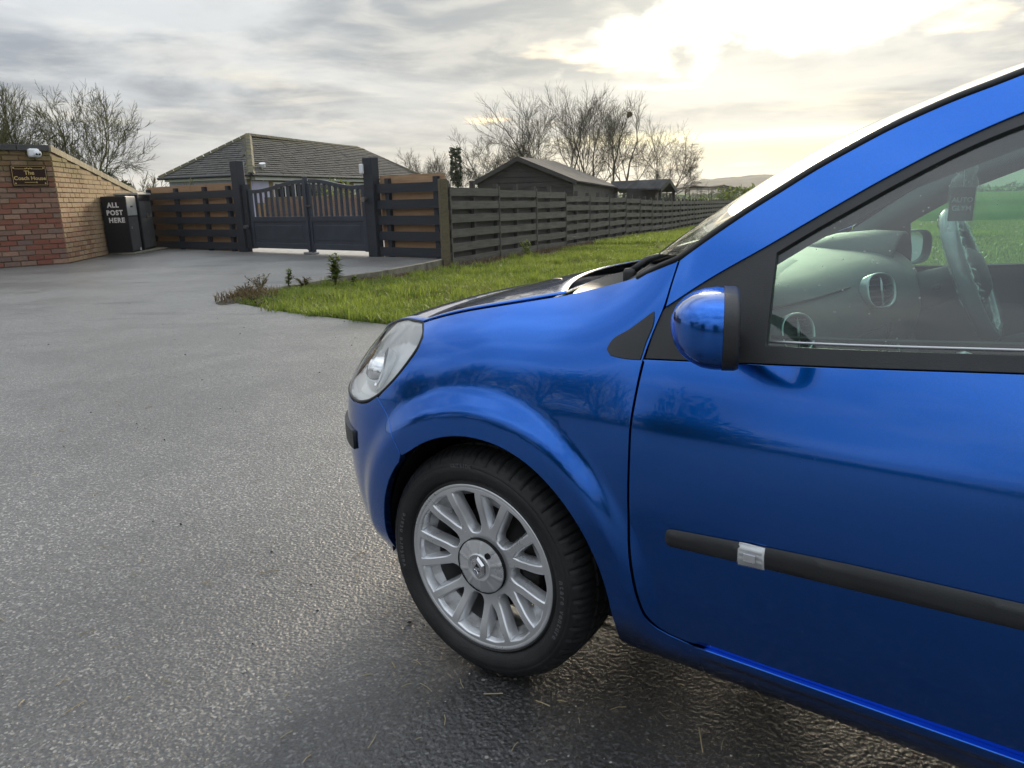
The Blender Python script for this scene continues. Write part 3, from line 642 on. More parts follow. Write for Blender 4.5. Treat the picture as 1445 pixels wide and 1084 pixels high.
# ------------------------------------------------------------------ corner post and the long grey fence
def long_fence():
    cp=Vector((-1.22,14.55,0)); b=MB(); b.box((0,0,.68),(.15,.15,1.72),rz=.4); o=b.build('corner_post','wood_post',bevel=.012); 
    o.location=cp; tag(o,'weathered brown timber post where the black fence meets the long grey fence','post')
    f=empty('board_fence',FO,0,'long weathered grey hit-and-miss board fence running back along the grass verge','fence')
    ang=math.atan2(FD.y,FD.x); bay=2.42; far=MB(); H=1.64; pitch=.272
    shared={}
    def board(l,m):
        key=(round(l,2),m)
        if key not in shared:
            me=bpy.data.meshes.new('board'); bb=MB().box((0,0,0),(l,.032,.158)); me.from_pydata(bb.V,[],bb.F); me.materials.append(M[m]); shared[key]=me
        return shared[key]
    def zb(s): return float(np.interp(s,FS,FZ))
    step=[.02,.02,.02,-.10,-.14,-.14,-.18,-.18,-.2,-.2,-.2,-.2,-.2,-.2]
    for i in range(38):
        s0=.12+i*bay; s1=s0+bay; z0=(zb(s0)+zb(s1))/2+(.02 if i<3 else -.06); slope=-math.atan2(zb(s1)-zb(s0),bay)*.6
        for k in range(11):
            front=k%2==0; z=.10+k*pitch/2+z0
            if k==10: z-=.02
            c=FO+FD*((s0+s1)/2)+FN*(.05 if front else -.075)+Vector((0,0,z))
            if i<14:
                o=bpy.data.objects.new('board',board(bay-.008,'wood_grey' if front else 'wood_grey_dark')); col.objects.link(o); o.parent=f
                o.matrix_local=Matrix.Translation(c-FO+Vector((0,0,random.uniform(-.008,.008)))+FN*random.uniform(-.004,.006))@Matrix.Rotation(ang,4,'Z')@Matrix.Rotation(slope+random.gauss(0,.004),4,'Y')
            else: far.box((0,0,0),(bay-.01,.032,.158),M4=Matrix.Translation(c-FO)@Matrix.Rotation(ang,4,'Z')@Matrix.Rotation(slope,4,'Y'))
        # top back board stands a little higher and the posts behind show as dark tabs
        for s in ((s0,s0+bay/2) if i<30 else ()):
            P=FO+FD*s; b=MB().box((0,0,0),(.10,.09,H+.06)); Mx=Matrix.Translation(P-FN*.012+Vector((0,0,z0+H/2-.01))-FO)@Matrix.Rotation(ang,4,'Z')
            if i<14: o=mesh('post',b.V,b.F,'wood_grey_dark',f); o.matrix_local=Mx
            else: far.box((0,0,0),(.10,.09,H+.06),M4=Mx)
        if i<14:
            b=MB().box((0,0,0),(.035,.02,H-.02)); o=mesh('cover_strip',b.V,b.F,'wood_grey',f); o.matrix_local=Matrix.Translation(FO+FD*s0+FN*.078+Vector((0,0,z0+H/2-.03))-FO)@Matrix.Rotation(ang,4,'Z')
    tag(far.build('far_boards','wood_grey',f),kind='stuff')
long_fence()
# ------------------------------------------------------------------ bungalow behind the gate
def house():
    C=Vector((-10.45,31.5,0)); L=Vector((-15.06,33.3,0)); RR=Vector((-4.75,46.9,0)); D=L+(RR-C)
    A=Vector((-11.45,34.6,4.12)); B=Vector((-8.3,43.3,4.02)); EZ=2.33
    h=empty('bungalow',C,0,'low bungalow with hipped mossy slate roof behind the driveway gate','house')
    ux=(RR-C).normalized(); uy=(L-C).normalized(); ctr=(C+L+RR+D)/4
    def shrink(p,k=.28): d=(ctr-p); return p+ux*math.copysign(k,d.dot(ux))+uy*math.copysign(k,d.dot(uy))
    c,l,r,d=[shrink(p) for p in(C,L,RR,D)]
    zlo=-.6
    def wall(a,b,z0,z1,name,m,off=0.):
        n=Vector(((b-a).y,-(b-a).x,0)).normalized(); 
        if n.dot(a-ctr)<0: n=-n
        V=[a+n*off+Vector((0,0,z0)),b+n*off+Vector((0,0,z0)),b+n*off+Vector((0,0,z1)),a+n*off+Vector((0,0,z1))]; V+= [v-n*.2 for v in V]
        return mesh(name,[v-C for v in V],[(0,1,2,3),(7,6,5,4),(0,4,5,1),(1,5,6,2),(2,6,7,3),(3,7,4,0)],m,h)
    wall(c,l,zlo,EZ-.02,'wall','render_lilac'); wall(c,r,zlo,EZ-.02,'wall','brick_buff'); wall(l,d,zlo,EZ-.02,'wall','brick_buff'); wall(r,d,zlo,EZ-.02,'wall','brick_buff')
    # white fascia and gutter, lilac panel and long dark window band under the eave
    wall(c,r,EZ-.20,EZ-.04,'fascia','white_paint',.24); wall(c,l,EZ-.16,EZ-.03,'fascia','white_paint',.24)
    q=lambda u:c.lerp(r,u)
    wall(q(.005),q(.07),1.2,2.1,'render_panel','render_lilac',.03)
    wf=wall(q(.09),q(.42),1.0,2.05,'window_frame','white_paint',.04)
    for k in range(7):
        o=wall(q(.095+.046*k),q(.135+.046*k),1.08,1.98,'pane','dark_glass',.06); o.parent=wf
    wf=wall(q(.5),q(.86),.9,2.05,'window_frame','white_paint',.04)
    for k in range(6):
        o=wall(q(.508+.058*k),q(.556+.058*k),.98,1.98,'pane','dark_glass',.06); o.parent=wf
    faces=[((C,RR),(A,B)),((L,C),(A,A)),((D,L),(B,A)),((RR,D),(B,B))]
    V=[];F=[]
    rb=MB()
    rp=[Vector((p.x,p.y,EZ)) for p in(C,RR,D,L)]+[A,B]; rb.add([p-C for p in rp],[(0,1,5,4),(3,0,4),(2,3,4,5),(1,2,5),(3,2,1,0)])
    roof=rb.build('roof','slate',h)
    slates=MB(); 
    for (e0,e1),(t0,t1) in faces[:2]:
        e0=Vector((e0.x,e0.y,EZ)); e1=Vector((e1.x,e1.y,EZ)); n=(e1-e0).cross(t0-e0).normalized(); n=n if n.z>0 else -n
        rows=19; ud=(e1-e0).normalized()
        for k in range(rows):
            a=e0.lerp(t0,k/rows); b=e1.lerp(t1,k/rows); a2=e0.lerp(t0,(k+1.12)/rows); b2=e1.lerp(t1,(k+1.12)/rows)
            L_=(b-a).length; ns=max(1,int(L_/.36)); upv=((a2+b2)/2-(a+b)/2); upv=upv-ud*upv.dot(ud)
            for j in range(ns):
                s0=(j+(.5 if k%2 else 0)*1.)*.36; s1=min(s0+.345,L_); 
                if s1-s0<.06: continue
                lift=n*(.036+random.uniform(-.006,.012)); p0=a+ud*s0; p1=a+ud*s1; V4=[p0+lift,p1+lift,p1+upv+n*.012,p0+upv+n*.012]
                V4+= [p0+n*.004,p1+n*.004]
                slates.add([v-C for v in V4],[(0,1,2,3),(4,5,1,0)])
    s=slates.build('slates','slate',roof); tag(s,kind='stuff')
    rt=MB()
    def ridge(a,b,n):
        for k in range(n):
            p=a.lerp(b,k/n); q_=a.lerp(b,(k+.93)/n); d=(b-a).normalized(); sdv=d.cross(Vector((0,0,1))).normalized(); u_=sdv.cross(d)
            V=[];
            for pt in(p,q_):
                for x_,z_ in((-.17,-.06),(-.09,.06),(.09,.06),(.17,-.06)): V.append(pt+sdv*x_+u_*(z_+.03))
            rt.add([v-C for v in V],[(0,1,5,4),(1,2,6,5),(2,3,7,6),(0,3,2,1),(4,5,6,7)])
    ridge(A,B,24); ridge(A,rp[0],12); ridge(A,rp[3],12); ridge(B,rp[1],14); ridge(B,rp[2],12)
    tag(rt.build('ridge_tiles','ridge_tile',roof),kind='stuff')
    gt=MB(); gt.tube([Vector((C.x,C.y,EZ-.02))-C+Vector((.05,-.08,0)),Vector((RR.x,RR.y,EZ-.02))-C+Vector((.05,-.08,0))],.06,8); gt.tube([Vector((C.x,C.y,EZ-.02))-C+Vector((.0,-.08,0)),Vector((L.x,L.y,EZ-.02))-C+Vector((0,-.08,0))],.06,8); gt.build('gutter','box_black',h)
    v=at(371,250,32.6); b=MB(); b.tube([v-C-Vector((0,0,.15)),v-C+Vector((0,0,.34)),v-C+Vector((.06,0,.42))],.035,8); b.tube([v-C+Vector((.04,0,.40)),v-C+Vector((.05,-.06,.56))],[.10,.13],12); b.build('flue','white_plastic',h)
    v=at(399,239,34.6); b=MB(); b.box(v-C,(.34,.5,.14),rz=.3); b.build('roof_vent','felt_roof',h,bevel=.02)
house()
def garden_wall():
    b0=Vector((-6.5,27.5,0)); t=empty('garden_wall',b0,0,'low brown brick wall seen through the bars of the gate','wall')
    a=Vector((-9.2,29.2,0)); b=Vector((-.6,24.6,0)); u=(b-a).normalized(); n=Vector((u.y,-u.x,0)); L_=(b-a).length
    mb=MB(); mb.box((0,0,0),(L_,.22,1.75),M4=Matrix.Translation((a+b)/2-b0+Vector((0,0,.52)))@Matrix.Rotation(math.atan2(u.y,u.x),4,'Z')); mb.build('core','mortar',t)
    fb=MB(); 
    for r in range(15):
        for k in range(int(L_/.3)):
            c=a+u*(k*.3+.15+(r%2)*.15)+n*(.115+random.uniform(0,.008))+Vector((0,0,-.32+r*.112)); fb.box((0,0,0),(.286,.02,.098),M4=Matrix.Translation(c-b0)@Matrix.Rotation(math.atan2(u.y,u.x),4,'Z'))
    tag(fb.build('brick_facing','brick_red',t),kind='stuff')
garden_wall()
# ------------------------------------------------------------------ sheds
def quad_prism(t,pts,back,name,m,o0,extra=None):
    V=[p-o0 for p in pts]+[p+back-o0 for p in pts]; n=len(pts)
    F=[tuple(range(n)),tuple(reversed(range(n,2*n)))]+[(i,i+n,(i+1)%n+n,(i+1)%n) for i in range(n)]
    return mesh(name,V,F,m,t)
def sheds():
    # large shed: gable end toward the road
    gl=at(674,257,35); gr=at(809,256.5,35); ap=at(733,223.5,35); o0=Vector((gl.x,gl.y,-.7)); gr.z=gl.z
    ba=at(783,229,43); br=at(872,264,45); bl=gl+(br-gr)*.9
    t=empty('large_shed',o0,0,'large dark shed with pitched grey felt roof behind the grey fence','shed')
    lo=lambda p,z=-.7:Vector((p.x,p.y,z))
    mesh('gable_wall',[v-o0 for v in(lo(gl),lo(gr),gr,ap,gl)],[(0,1,2,3,4)],'shed_wood',t)
    # cladding boards on the gable
    for k in range(12):
        z0=-.6+k*.24; z1=z0+.225
        def xr(z):
            if z<gl.z: return 0,1
            f=(z-gl.z)/(ap.z-gl.z); a0=(ap.x-gl.x)/(gr.x-gl.x); return a0*f,1-(1-a0)*f
        a,b=xr(min(z0+.02,ap.z-.01)); a2,b2=xr(min(z1,ap.z-.005))
        if b-a<.03: continue
        w_=gr-gl; P=lambda u,z,o:Vector((gl.x+w_.x*u,gl.y+w_.y*u-o,z))
        mesh('cladding_board',[v-o0 for v in(P(a,z0,.05),P(b,z0,.05),P(b2,z1,.015),P(a2,z1,.015),P(a,z0,.0),P(b,z0,.0))],[(0,1,2,3),(4,5,1,0)],'shed_wood',t)
    mesh('side_wall',[v-o0 for v in(lo(gr),lo(br),br,gr)],[(0,1,2,3)],'wood_grey',t)
    mesh('side_wall',[v-o0 for v in(lo(gl),lo(bl),bl,gl)],[(3,2,1,0)],'shed_wood',t)
    ov=Vector((-.1,-.25,0)); dn=Vector((.22,0,-.11)); 
    def roofp(a,b,c,d,name):
        up_=Vector((0,0,.07)); V=[a,b,c,d]; V=[v+up_-o0 for v in V]+[v-o0+Vector((0,0,.002)) for v in V]
        mesh(name,V,[(0,1,2,3),(7,6,5,4),(0,4,5,1),(1,5,6,2),(2,6,7,3),(3,7,4,0)],'felt_roof',t)
    roofp(ap+ov,gr+ov+dn,br+dn,ba,'roof_slope'); roofp(gl+ov-Vector((.22,0,.11)),ap+ov,ba,bl,'roof_slope')
    for a,b in((gl-Vector((.22,0,.11)),ap),(ap,gr+dn)):
        V=[a+ov+Vector((0,-.02,-.12)),b+ov+Vector((0,-.02,-.12)),b+ov+Vector((0,-.02,.08)),a+ov+Vector((0,-.02,.08))]; V+= [v+Vector((0,.03,0)) for v in V]
        mesh('bargeboard',[v-o0 for v in V],[(0,1,2,3),(7,6,5,4),(0,4,5,1),(1,5,6,2),(2,6,7,3),(3,7,4,0)],'wood_grey_dark',t)
    # summerhouse
    Y=42; e1=at(866,266,Y+2); e2=at(932,266,Y-1.5); g1=at(944.5,252.5,Y-1.2); g0=at(862,256,Y+3); g2=at(955,269,Y); o0=Vector((e1.x,e1.y,-.9))
    t=empty('summerhouse',o0,0,'small dark summerhouse with white-edged porch gable behind the grey fence','summerhouse')
    def roofq(V): 
        V=[v-o0 for v in V]; V=V+[v-Vector((0,0,.07)) for v in V]; mesh('roof_slope',V,[(0,1,2,3),(7,6,5,4),(0,4,5,1),(1,5,6,2),(2,6,7,3),(3,7,4,0)],'felt_roof',t)
    roofq([e1,e2,g1,g0]); roofq([g0,g1,g2,g2+(g0-g1)])
    for a,b in((e2,g1),(g1,g2)):
        V=[a+Vector((.03,-.03,-.20)),b+Vector((.03,-.03,-.20)),b+Vector((.03,-.03,.03)),a+Vector((.03,-.03,.03))]; V+= [v+Vector((.02,.05,0)) for v in V]
        mesh('bargeboard',[v-o0 for v in V],[(0,1,2,3),(7,6,5,4),(0,4,5,1),(1,5,6,2),(2,6,7,3),(3,7,4,0)],'wood_grey',t)
    w1=at(884,266,Y); w2=at(925,266,Y); 
    b=MB(); V=[lo(w1,-.9),lo(w2,-.9),lo(w2,e2.z-.06),lo(w1,e1.z-.06)]; V+= [v+Vector((0.6,2.,0)) for v in V]; b.add([v-o0 for v in V],[(0,1,2,3),(7,6,5,4),(0,4,5,1),(1,5,6,2),(3,7,4,0)]); b.build('wall','shed_wood',t)
    for u in(.12,.62):
        p=w1.lerp(w2,u); q_=w1.lerp(w2,u+.22); V=[Vector((p.x,p.y-.03,.0)),Vector((q_.x,q_.y-.03,.0)),Vector((q_.x,q_.y-.03,.85)),Vector((p.x,p.y-.03,.85))]; mesh('window',[v-o0 for v in V],[(0,1,2,3)],'dark_glass',t)
    for px in(931,951):
        p=at(px,266,Y-1 if px<940 else Y); b=MB(); b.box((p.x-o0.x,p.y-o0.y,.75),(.12,.12,3.)); b.build('porch_post','shed_wood',t)
    b=MB(); 
    for k in range(5):
        p=at(932,266,Y-1).lerp(at(950,266,Y),k/4.); q_=at(932,266,Y-1).lerp(at(950,266,Y),max(0,(k-1)/4.)); b.tube([Vector((p.x,p.y,1.15))-o0,Vector((q_.x,q_.y,.1))-o0],.03,5); b.tube([Vector((q_.x,q_.y,1.15))-o0,Vector((p.x,p.y,.1))-o0],.03,5)
    b.build('lattice','wood_grey',t)
    # low black shed roof and wall right of it
    a=at(952,283,52); c=at(1012,281,66); o0=Vector((a.x,a.y,-1)); b=MB(); V=[lo(a,-1.),lo(c,-1.),Vector((c.x,c.y,c.z)),a]; V+= [v+Vector((.8,2,0)) for v in V]; b.add([v-o0 for v in V],[(0,1,2,3),(7,6,5,4),(0,4,5,1),(1,5,6,2),(2,6,7,3),(3,7,4,0)])
    o=b.build('raised_bed','shed_wood'); o.location=o0; tag(o,'long low black timber enclosure between the summerhouse and the net frame','enclosure')
    # netted frame
    o0=at(1000,285,75); o0.z=-1.2; t=empty('net_frame',o0,0,'sagging black net stretched over a frame of thin poles beyond the fence','net cage')
    tops=[(968,267),(974,263),(990,263),(1005,264),(1020,261),(1034,264),(1050,267),(1060,269)]
    P=[at(px,py,60+i*6.5) for i,(px,py) in enumerate(tops)]; Q=[p+Vector((-2.,3.6,.0)) for p in P]; V=[];F=[]
    for i in range(len(P)): V+=[P[i]-o0-Vector((0,0,.35)),P[i]-o0,(P[i]+Q[i])/2-o0-Vector((0,0,.12)),Q[i]-o0]
    for i in range(len(P)-1): F+= [(i*4+q,i*4+q+1,i*4+q+5,i*4+q+4) for q in range(3)]
    net=mesh('net',V,F,'net_see',t) if 'net_see' in M else mesh('net',V,F,'netting',t)
    b=MB()
    for p,q_ in zip(P,Q): b.tube([p-o0,lo(p,-1.2)-o0+Vector((-.15,0,0))],.03,5); b.tube([q_-o0,lo(q_,-1.2)-o0+Vector((.15,0,0))],.03,5)
    b.tube([p-o0 for p in P],.03,5); b.build('poles','netting',t)
def netmat():
    m=bpy.data.materials.new('net_see'); m.use_nodes=True; t=NT(m.node_tree); a=t.add('ShaderNodeBsdfTransparent'); b=t.add('ShaderNodeBsdfDiffuse',inp={'Color':(.02,.022,.02)}); mx=t.add('ShaderNodeMixShader'); t.set(mx,0,.62); t.l.new(a.outputs[0],mx.inputs[1]); t.l.new(b.outputs[0],mx.inputs[2]); o=t.add('ShaderNodeOutputMaterial'); t.l.new(mx.outputs[0],o.inputs[0]); M['net_see']=m
netmat(); sheds()
# ------------------------------------------------------------------ trees
def grow(seed,H,spread,trunks=1,levels=5,lean=(0,0),thick=1.,twigr=.011,fork=.0,droop=0.):
    r=random.Random(seed); segs=[[],[]]
    def limb(p,d,L,rad,lv):
        n=3 if lv<2 else 2; pts=[p.copy()]; rr=[rad]
        for i in range(n):
            d=(d+Vector((r.gauss(0,.13),r.gauss(0,.13),r.gauss(0,.08)+(.045 if lv>0 else .04)-droop*(lv>2)))).normalized(); p=p+d*(L/n); pts.append(p.copy()); rr.append(max(twigr*.55,rad*(1-.42*(i+1)/n)))
        segs[0 if lv==0 else 1].append((pts,rr,lv))
        if lv>=levels: return
        kids=(r.randint(2,4) if lv<levels-1 else r.randint(3,5)) if levels<6 else (r.randint(2,3) if lv<levels-1 else r.randint(2,4))
        for k in range(kids):
            u=.30+.70*(k+r.random()*.8)/kids if lv>0 else .42+.58*(k+.7*r.random())/kids
            u=min(u,1.); i=min(n-1,int(u*n)); q=pts[i].lerp(pts[i+1],u*n-i)
            ax=d.orthogonal().normalized(); ax=Matrix.Rotation(r.random()*6.283,3,d)@ax; an=r.uniform(.35,.85)*spread
            nd=(Matrix.Rotation(an,3,ax)@d).normalized()
            limb(q,nd,L*r.uniform(.52,.80),max(twigr,rad*(1-.45*u)*r.uniform(.45,.66)),lv+1)
        limb(pts[-1],(d+Vector((r.gauss(0,.1),r.gauss(0,.1),.1))).normalized(),L*.68,max(twigr,rad*.58),lv+1)
    for k in range(trunks):
        a=6.283*k/max(1,trunks)+r.random(); off=Vector((math.cos(a),math.sin(a),0))*(.15*(trunks>1)); d=Vector((math.cos(a)*.28*(trunks>1)+lean[0],math.sin(a)*.28*(trunks>1)+lean[1],1)).normalized()
        limb(off,d,H*.34,H*.022*thick/(1 if trunks==1 else 1.3),0)
    return segs
def tree(name,base,H,seed,label,group=None,m='bark',**kw):
    t=empty(name,base,0,label,'tree',group); segs=grow(seed,H,**kw)
    for k,nm in((0,'trunk'),(1,'crown')):
        V=[];F=[]
        for pts,rr,lv in segs[k]:
            n=7 if lv==0 else (4 if lv<3 else 3); b=len(V); a=None
            for i,p in enumerate(pts):
                d=(pts[min(i+1,len(pts)-1)]-pts[max(i-1,0)]).normalized(); a=d.orthogonal().normalized() if a is None else (a-d*a.dot(d)).normalized(); c=d.cross(a)
                for j in range(n): th=6.283*j/n; V.append(p+(a*math.cos(th)+c*math.sin(th))*rr[i])
            for i in range(len(pts)-1):
                for j in range(n): F.append((b+i*n+j,b+i*n+(j+1)%n,b+(i+1)*n+(j+1)%n,b+(i+1)*n+j))
        mesh(nm,V,F,m,t)
    return t
def leafcloud(n,ctr,rad,size,seed,shell=.55,lump=.22):
    r=np.random.default_rng(seed); u=r.normal(size=(n,3)); u/=np.linalg.norm(u,axis=1)[:,None]
    lum=1+lump*(np.sin(u[:,0]*5+seed)+np.sin(u[:,1]*6.3+seed*2)+np.sin(u[:,2]*7.1+seed*.7))/1.5
    rr=(r.random(n)**.45*(1-shell)+shell)*lum; P=np.array(ctr)+u*rr[:,None]*np.array(rad)
    a=r.normal(size=(n,3)); a/=np.linalg.norm(a,axis=1)[:,None]; b=np.cross(a,r.normal(size=(n,3))); b/=np.linalg.norm(b,axis=1)[:,None]
    s=size*(.6+.8*r.random(n))[:,None]; V=np.stack([P-a*s,P+b*s*.45,P+a*s,P-b*s*.45],1).reshape(-1,3); T=np.arange(4*n).reshape(n,4)
    return V,T,np.repeat(r.random(n),4)
gz=lambda p:Vector((p.x,p.y,float(tz(p.x,p.y))))
def trees():
    tree('bare_tree',Vector((-17.2,27,-.2)),6.2,11,'bare tree with many upright stems behind the house sign wall',group='bare trees behind the brick wall',m='bark_green',trunks=3,spread=.8,levels=6,twigr=.0065,thick=.8)
    tree('bare_tree',Vector((-15.0,27.5,-.2)),5.9,27,'open bare tree with wide curving branches behind the sloping brick wing',group='bare trees behind the brick wall',m='bark_green',trunks=2,spread=1.0,levels=6,twigr=.0065,thick=.9)
    tree('bare_tree',Vector((-19.2,27,-.2)),5.6,31,'bare tree cut by the left edge of the photo above the brick wall',group='bare trees behind the brick wall',m='bark_green',trunks=2,spread=.85,levels=6,twigr=.0065,thick=.8)
    spec=[(592,58,6.4,41,1.1,2,'smallest rounded bare tree, leftmost of the row beyond the sheds'),
          (640,58,6.4,42,1.05,2,'slim bare tree beside the ivy clad one beyond the bungalow'),
          (700,60,8.6,43,1.1,2,'bare tree standing directly behind the ridge of the large shed'),
          (742,64,9.6,44,1.05,2,'bare tree behind the large shed, right of its gable'),
          (790,60,12.2,45,.9,2,'tallest bare tree of the row, behind the large shed roof'),
          (838,62,11.6,46,.95,2,'bare tree between the tallest one and the one with the nest'),
          (872,58,11.0,47,1.0,2,'bare tree holding a dark round nest above the summerhouse'),
          (930,62,9.2,48,1.1,2,'bare tree with drooping outer twigs, rightmost of the row')]
    for px,Y,H,sd,sp,tr,lab in spec:
        p=at(px,270,Y); tree('bare_tree',Vector((p.x,p.y,float(tz(p.x,p.y)))),H,sd,lab,'bare trees beyond the sheds',trunks=tr,spread=sp,levels=5,twigr=.0085,thick=.75,droop=.06 if sd==48 else 0.)
    p=at(888,162,58); V,T,tt=leafcloud(160,p,(.2,.2,.17),.10,3); o=fastmesh('bird_nest',V,T,'dead_leaf',tt); tag(o,'dark round twig nest high in a bare tree above the summerhouse','nest')
    # ivy clad slim tree
    p=at(645,270,57); t=empty('ivy_tree',(p.x,p.y,float(tz(p.x,p.y))),0,'slim tree with dark ivy up its stem left of the large shed','tree'); b=MB(); b.tube([(0,0,0),(.1,0,2.5),(0,0,5.2)],[.12,.09,.03],6); b.build('trunk','bark',t)
    V,T,tt=leafcloud(900,(0,0,4.3),(.42,.42,1.5),.12,5); fastmesh('crown',V,T,'evergreen',tt,t)
    # low wispy shrubs
    for px,py,Y,H,sd,lab in ((190,262,25,2.6,61,'wispy bare shrub showing over the low end of the brick wing'),(222,262,26,3.0,62,'thin bare sapling between the brick wing and the bungalow'),(462,240,52,6.0,63,'bare twigs of a tree topping the bungalow ridge')):
        p=at(px,py,Y); tree('bare_shrub',Vector((p.x,p.y,-.2)),H,sd,lab,None,m='bark_green',trunks=3,spread=.9,levels=4,twigr=.008)
    for px,Y,zc,rad,sd,lab in((155,25,1.75,(.6,.5,.5),71,'small dark evergreen poking over the sloping brick wing'),(478,30,1.0,(1.3,1.1,.9),72,'evergreen bush behind the right leaf of the gate'),(338,56,1.,(1.,1.,1.),73,None),(1062,80,.2,(4.2,2.,1.5),74,'scrubby hedge bush at the far end of the grey fence'),(1085,95,-.2,(5.,2.,1.4),76,'low scrub beside the far hedge bush on the field edge'),(985,56,.1,(1.,.8,.7),75,'small twiggy bush beside the netted frame')):
        if lab is None: continue
        p=at(px,270,Y); V,T,tt=leafcloud(700 if Y<60 else 1500,(0,0,0),rad,.09 if Y<60 else .22,sd,.2); o=fastmesh('bush',V,T,'evergreen' if sd in(71,) else 'weed_leaf',tt); o.location=(p.x,p.y,zc); tag(o,lab,'bush')
trees()
# far field hedgerows
def hedgerow():
    r=np.random.default_rng(5); V=[];T=[];tt=[];k=0
    for Y,x0,x1,h,n in((300,60,420,2.2,5200),(520,60,600,4.,4200)):
        xs=r.uniform(x0,x1,n); ys=Y+r.normal(0,1.2,n)+xs*.02; hh=h*(.55+.45*np.sin(xs*.09)+.3*np.sin(xs*.31)); zs=tz(xs,ys)+r.random(n)*np.maximum(.6,hh); s=.45*(Y/300)
        a=r.normal(size=(n,3))*s; b=r.normal(size=(n,3))*s; P=np.stack([xs,ys,zs],1); V.append(np.stack([P-a,P+b,P+a],1).reshape(-1,3)); T.append(np.arange(3*n).reshape(n,3)+k); k+=3*n; tt.append(np.repeat(r.random(n),3))
    o=fastmesh('far_hedgerow',np.concatenate(V),np.concatenate(T),'evergreen',np.concatenate(tt)); tag(o,'thin dark hedgerow lines across the distant green fields','hedgerow',kind='stuff')
hedgerow()
# ------------------------------------------------------------------ what stands behind the photographer and shows in the paint
def behind():
    V,T,tt=leafcloud(5200,(0,0,1.1),(24,1.2,1.5),.20,81,.15,.1); o=fastmesh('roadside_hedge',V,T,'evergreen',tt); o.location=(2,-19,0); tag(o,'long evergreen hedge across the road, reflected in the blue paint','hedge')
    V,T,tt=leafcloud(5200,(0,0,1.),(1.2,20,1.6),.20,84,.15,.1); o=fastmesh('side_hedge',V,T,'evergreen',tt); o.location=(-27,-14,0); tag(o,'long evergreen hedge along the left side of the road, reflected in the front wing','hedge')
    for x,y,rad,sd,lab in((-19,-10,(2.7,2.7,2.6),82,'round evergreen tree across the road, mirrored beside the door shut line'),(-9.5,-17.5,(2.2,2.2,2.4),83,'broad evergreen tree across the road, mirrored low in the door'),(-29,1.5,(2.4,2.4,3.),85,'dark evergreen tree on the far left, mirrored beside the headlamp')):
        t=empty('evergreen_tree',(x,y,0),0,lab,'tree'); b=MB(); b.tube([(0,0,0),(0,0,2.2)],[.22,.15],8); b.build('trunk','bark',t); V,T,tt=leafcloud(3600,(0,0,rad[2]+.4),rad,.18,sd,.35); fastmesh('crown',V,T,'evergreen',tt,t)
    for i,(x,y,H,lab) in enumerate(((-33,-3,11,'bare tree right of the dark evergreen on the far left'),(-31,-7.5,12.5,'tall bare tree behind the side hedge'),(-35,-12,12.5,'bare tree far back behind the side hedge'),(-38,4,12,'bare tree farthest left behind the dark evergreen'),(-30,-15,10,'bare tree left of the round evergreen'))):
        tree('bare_tree',Vector((x,y,0)),H,90+i,lab+', mirrored in the front wing','bare trees across the road',trunks=2,spread=.8,levels=4,twigr=.03)
behind()
# ------------------------------------------------------------------ the car: local X runs rearward from the front axle, Y inward from the wheel face, Z up
CARC=Vector((-.093,1.635,0)); CARA=R(-36)
car=empty('parked_car',CARC,CARA,'glossy blue hatchback parked on wet tarmac, only its front left side in view','car')
def spl(xs,ys):
    xs=np.array(xs,float); ys=np.array(ys,float); n=len(xs); h=np.diff(xs); A=np.zeros((n,n)); b=np.zeros(n); A[0,0]=A[-1,-1]=1
    for i in range(1,n-1): A[i,i-1]=h[i-1]; A[i,i]=2*(h[i-1]+h[i]); A[i,i+1]=h[i]; b[i]=3*((ys[i+1]-ys[i])/h[i]-(ys[i]-ys[i-1])/h[i-1])
    c=np.linalg.solve(A,b); s0=(ys[1]-ys[0])/h[0]-h[0]*(2*c[0]+c[1])/3; s1=(ys[-1]-ys[-2])/h[-1]+h[-1]*(c[-2]+2*c[-1])/3
    def f(x):
        x=np.asarray(x,float); i=np.clip(np.searchsorted(xs,x)-1,0,n-2); d=np.clip(x,xs[0],xs[-1])-xs[i]
        bb=(ys[i+1]-ys[i])/h[i]-h[i]*(2*c[i]+c[i+1])/3; dd=(c[i+1]-c[i])/(3*h[i])
        return ys[i]+bb*d+c[i]*d*d+dd*d**3+np.where(x<xs[0],(x-xs[0])*s0,0)+np.where(x>xs[-1],(x-xs[-1])*s1,0)
    return f
def ss(a,b,x): t=np.clip((np.asarray(x,float)-a)/(b-a),0,1); return t*t*t*(t*(6*t-15)+10)
PROF_DOOR=spl([.18,.25,.30,.36,.45,.55,.64,.70,.73,.75,.78,.82,.86,.90,1.0,1.1,1.2,1.3,1.4,1.46],[.07,.012,-.004,-.018,-.030,-.037,-.0375,-.0352,-.0325,-.0288,-.0210,-.0100,.0020,.0150,.050,.092,.14,.195,.262,.31])
PROF_FEND=spl([.18,.25,.33,.45,.55,.65,.72,.78,.83,.88,.92,.95,.98,1.02],[.05,.012,-.005,-.018,-.022,-.016,-.007,.006,.022,.048,.080,.116,.165,.25])
PLAN=spl([-.83,-.80,-.76,-.70,-.62,-.55,-.48,-.40,-.30,-.20,-.08,.05,.20,.4,1.2,2.0,2.5,2.8,3.0,3.1,3.17],[1.4,.74,.50,.335,.205,.130,.075,.035,.010,-.002,-.006,-.005,-.002,.0,-.012,-.005,.02,.06,.13,.23,.5])
SHIFT=spl([.2,.3,.45,.60,.67,.74,.80,.86,.92,.98],[.06,.02,0,0,.012,.06,.115,.18,.26,.36])
YC=.825; AX,AZ=.03,.30; RX=2.605
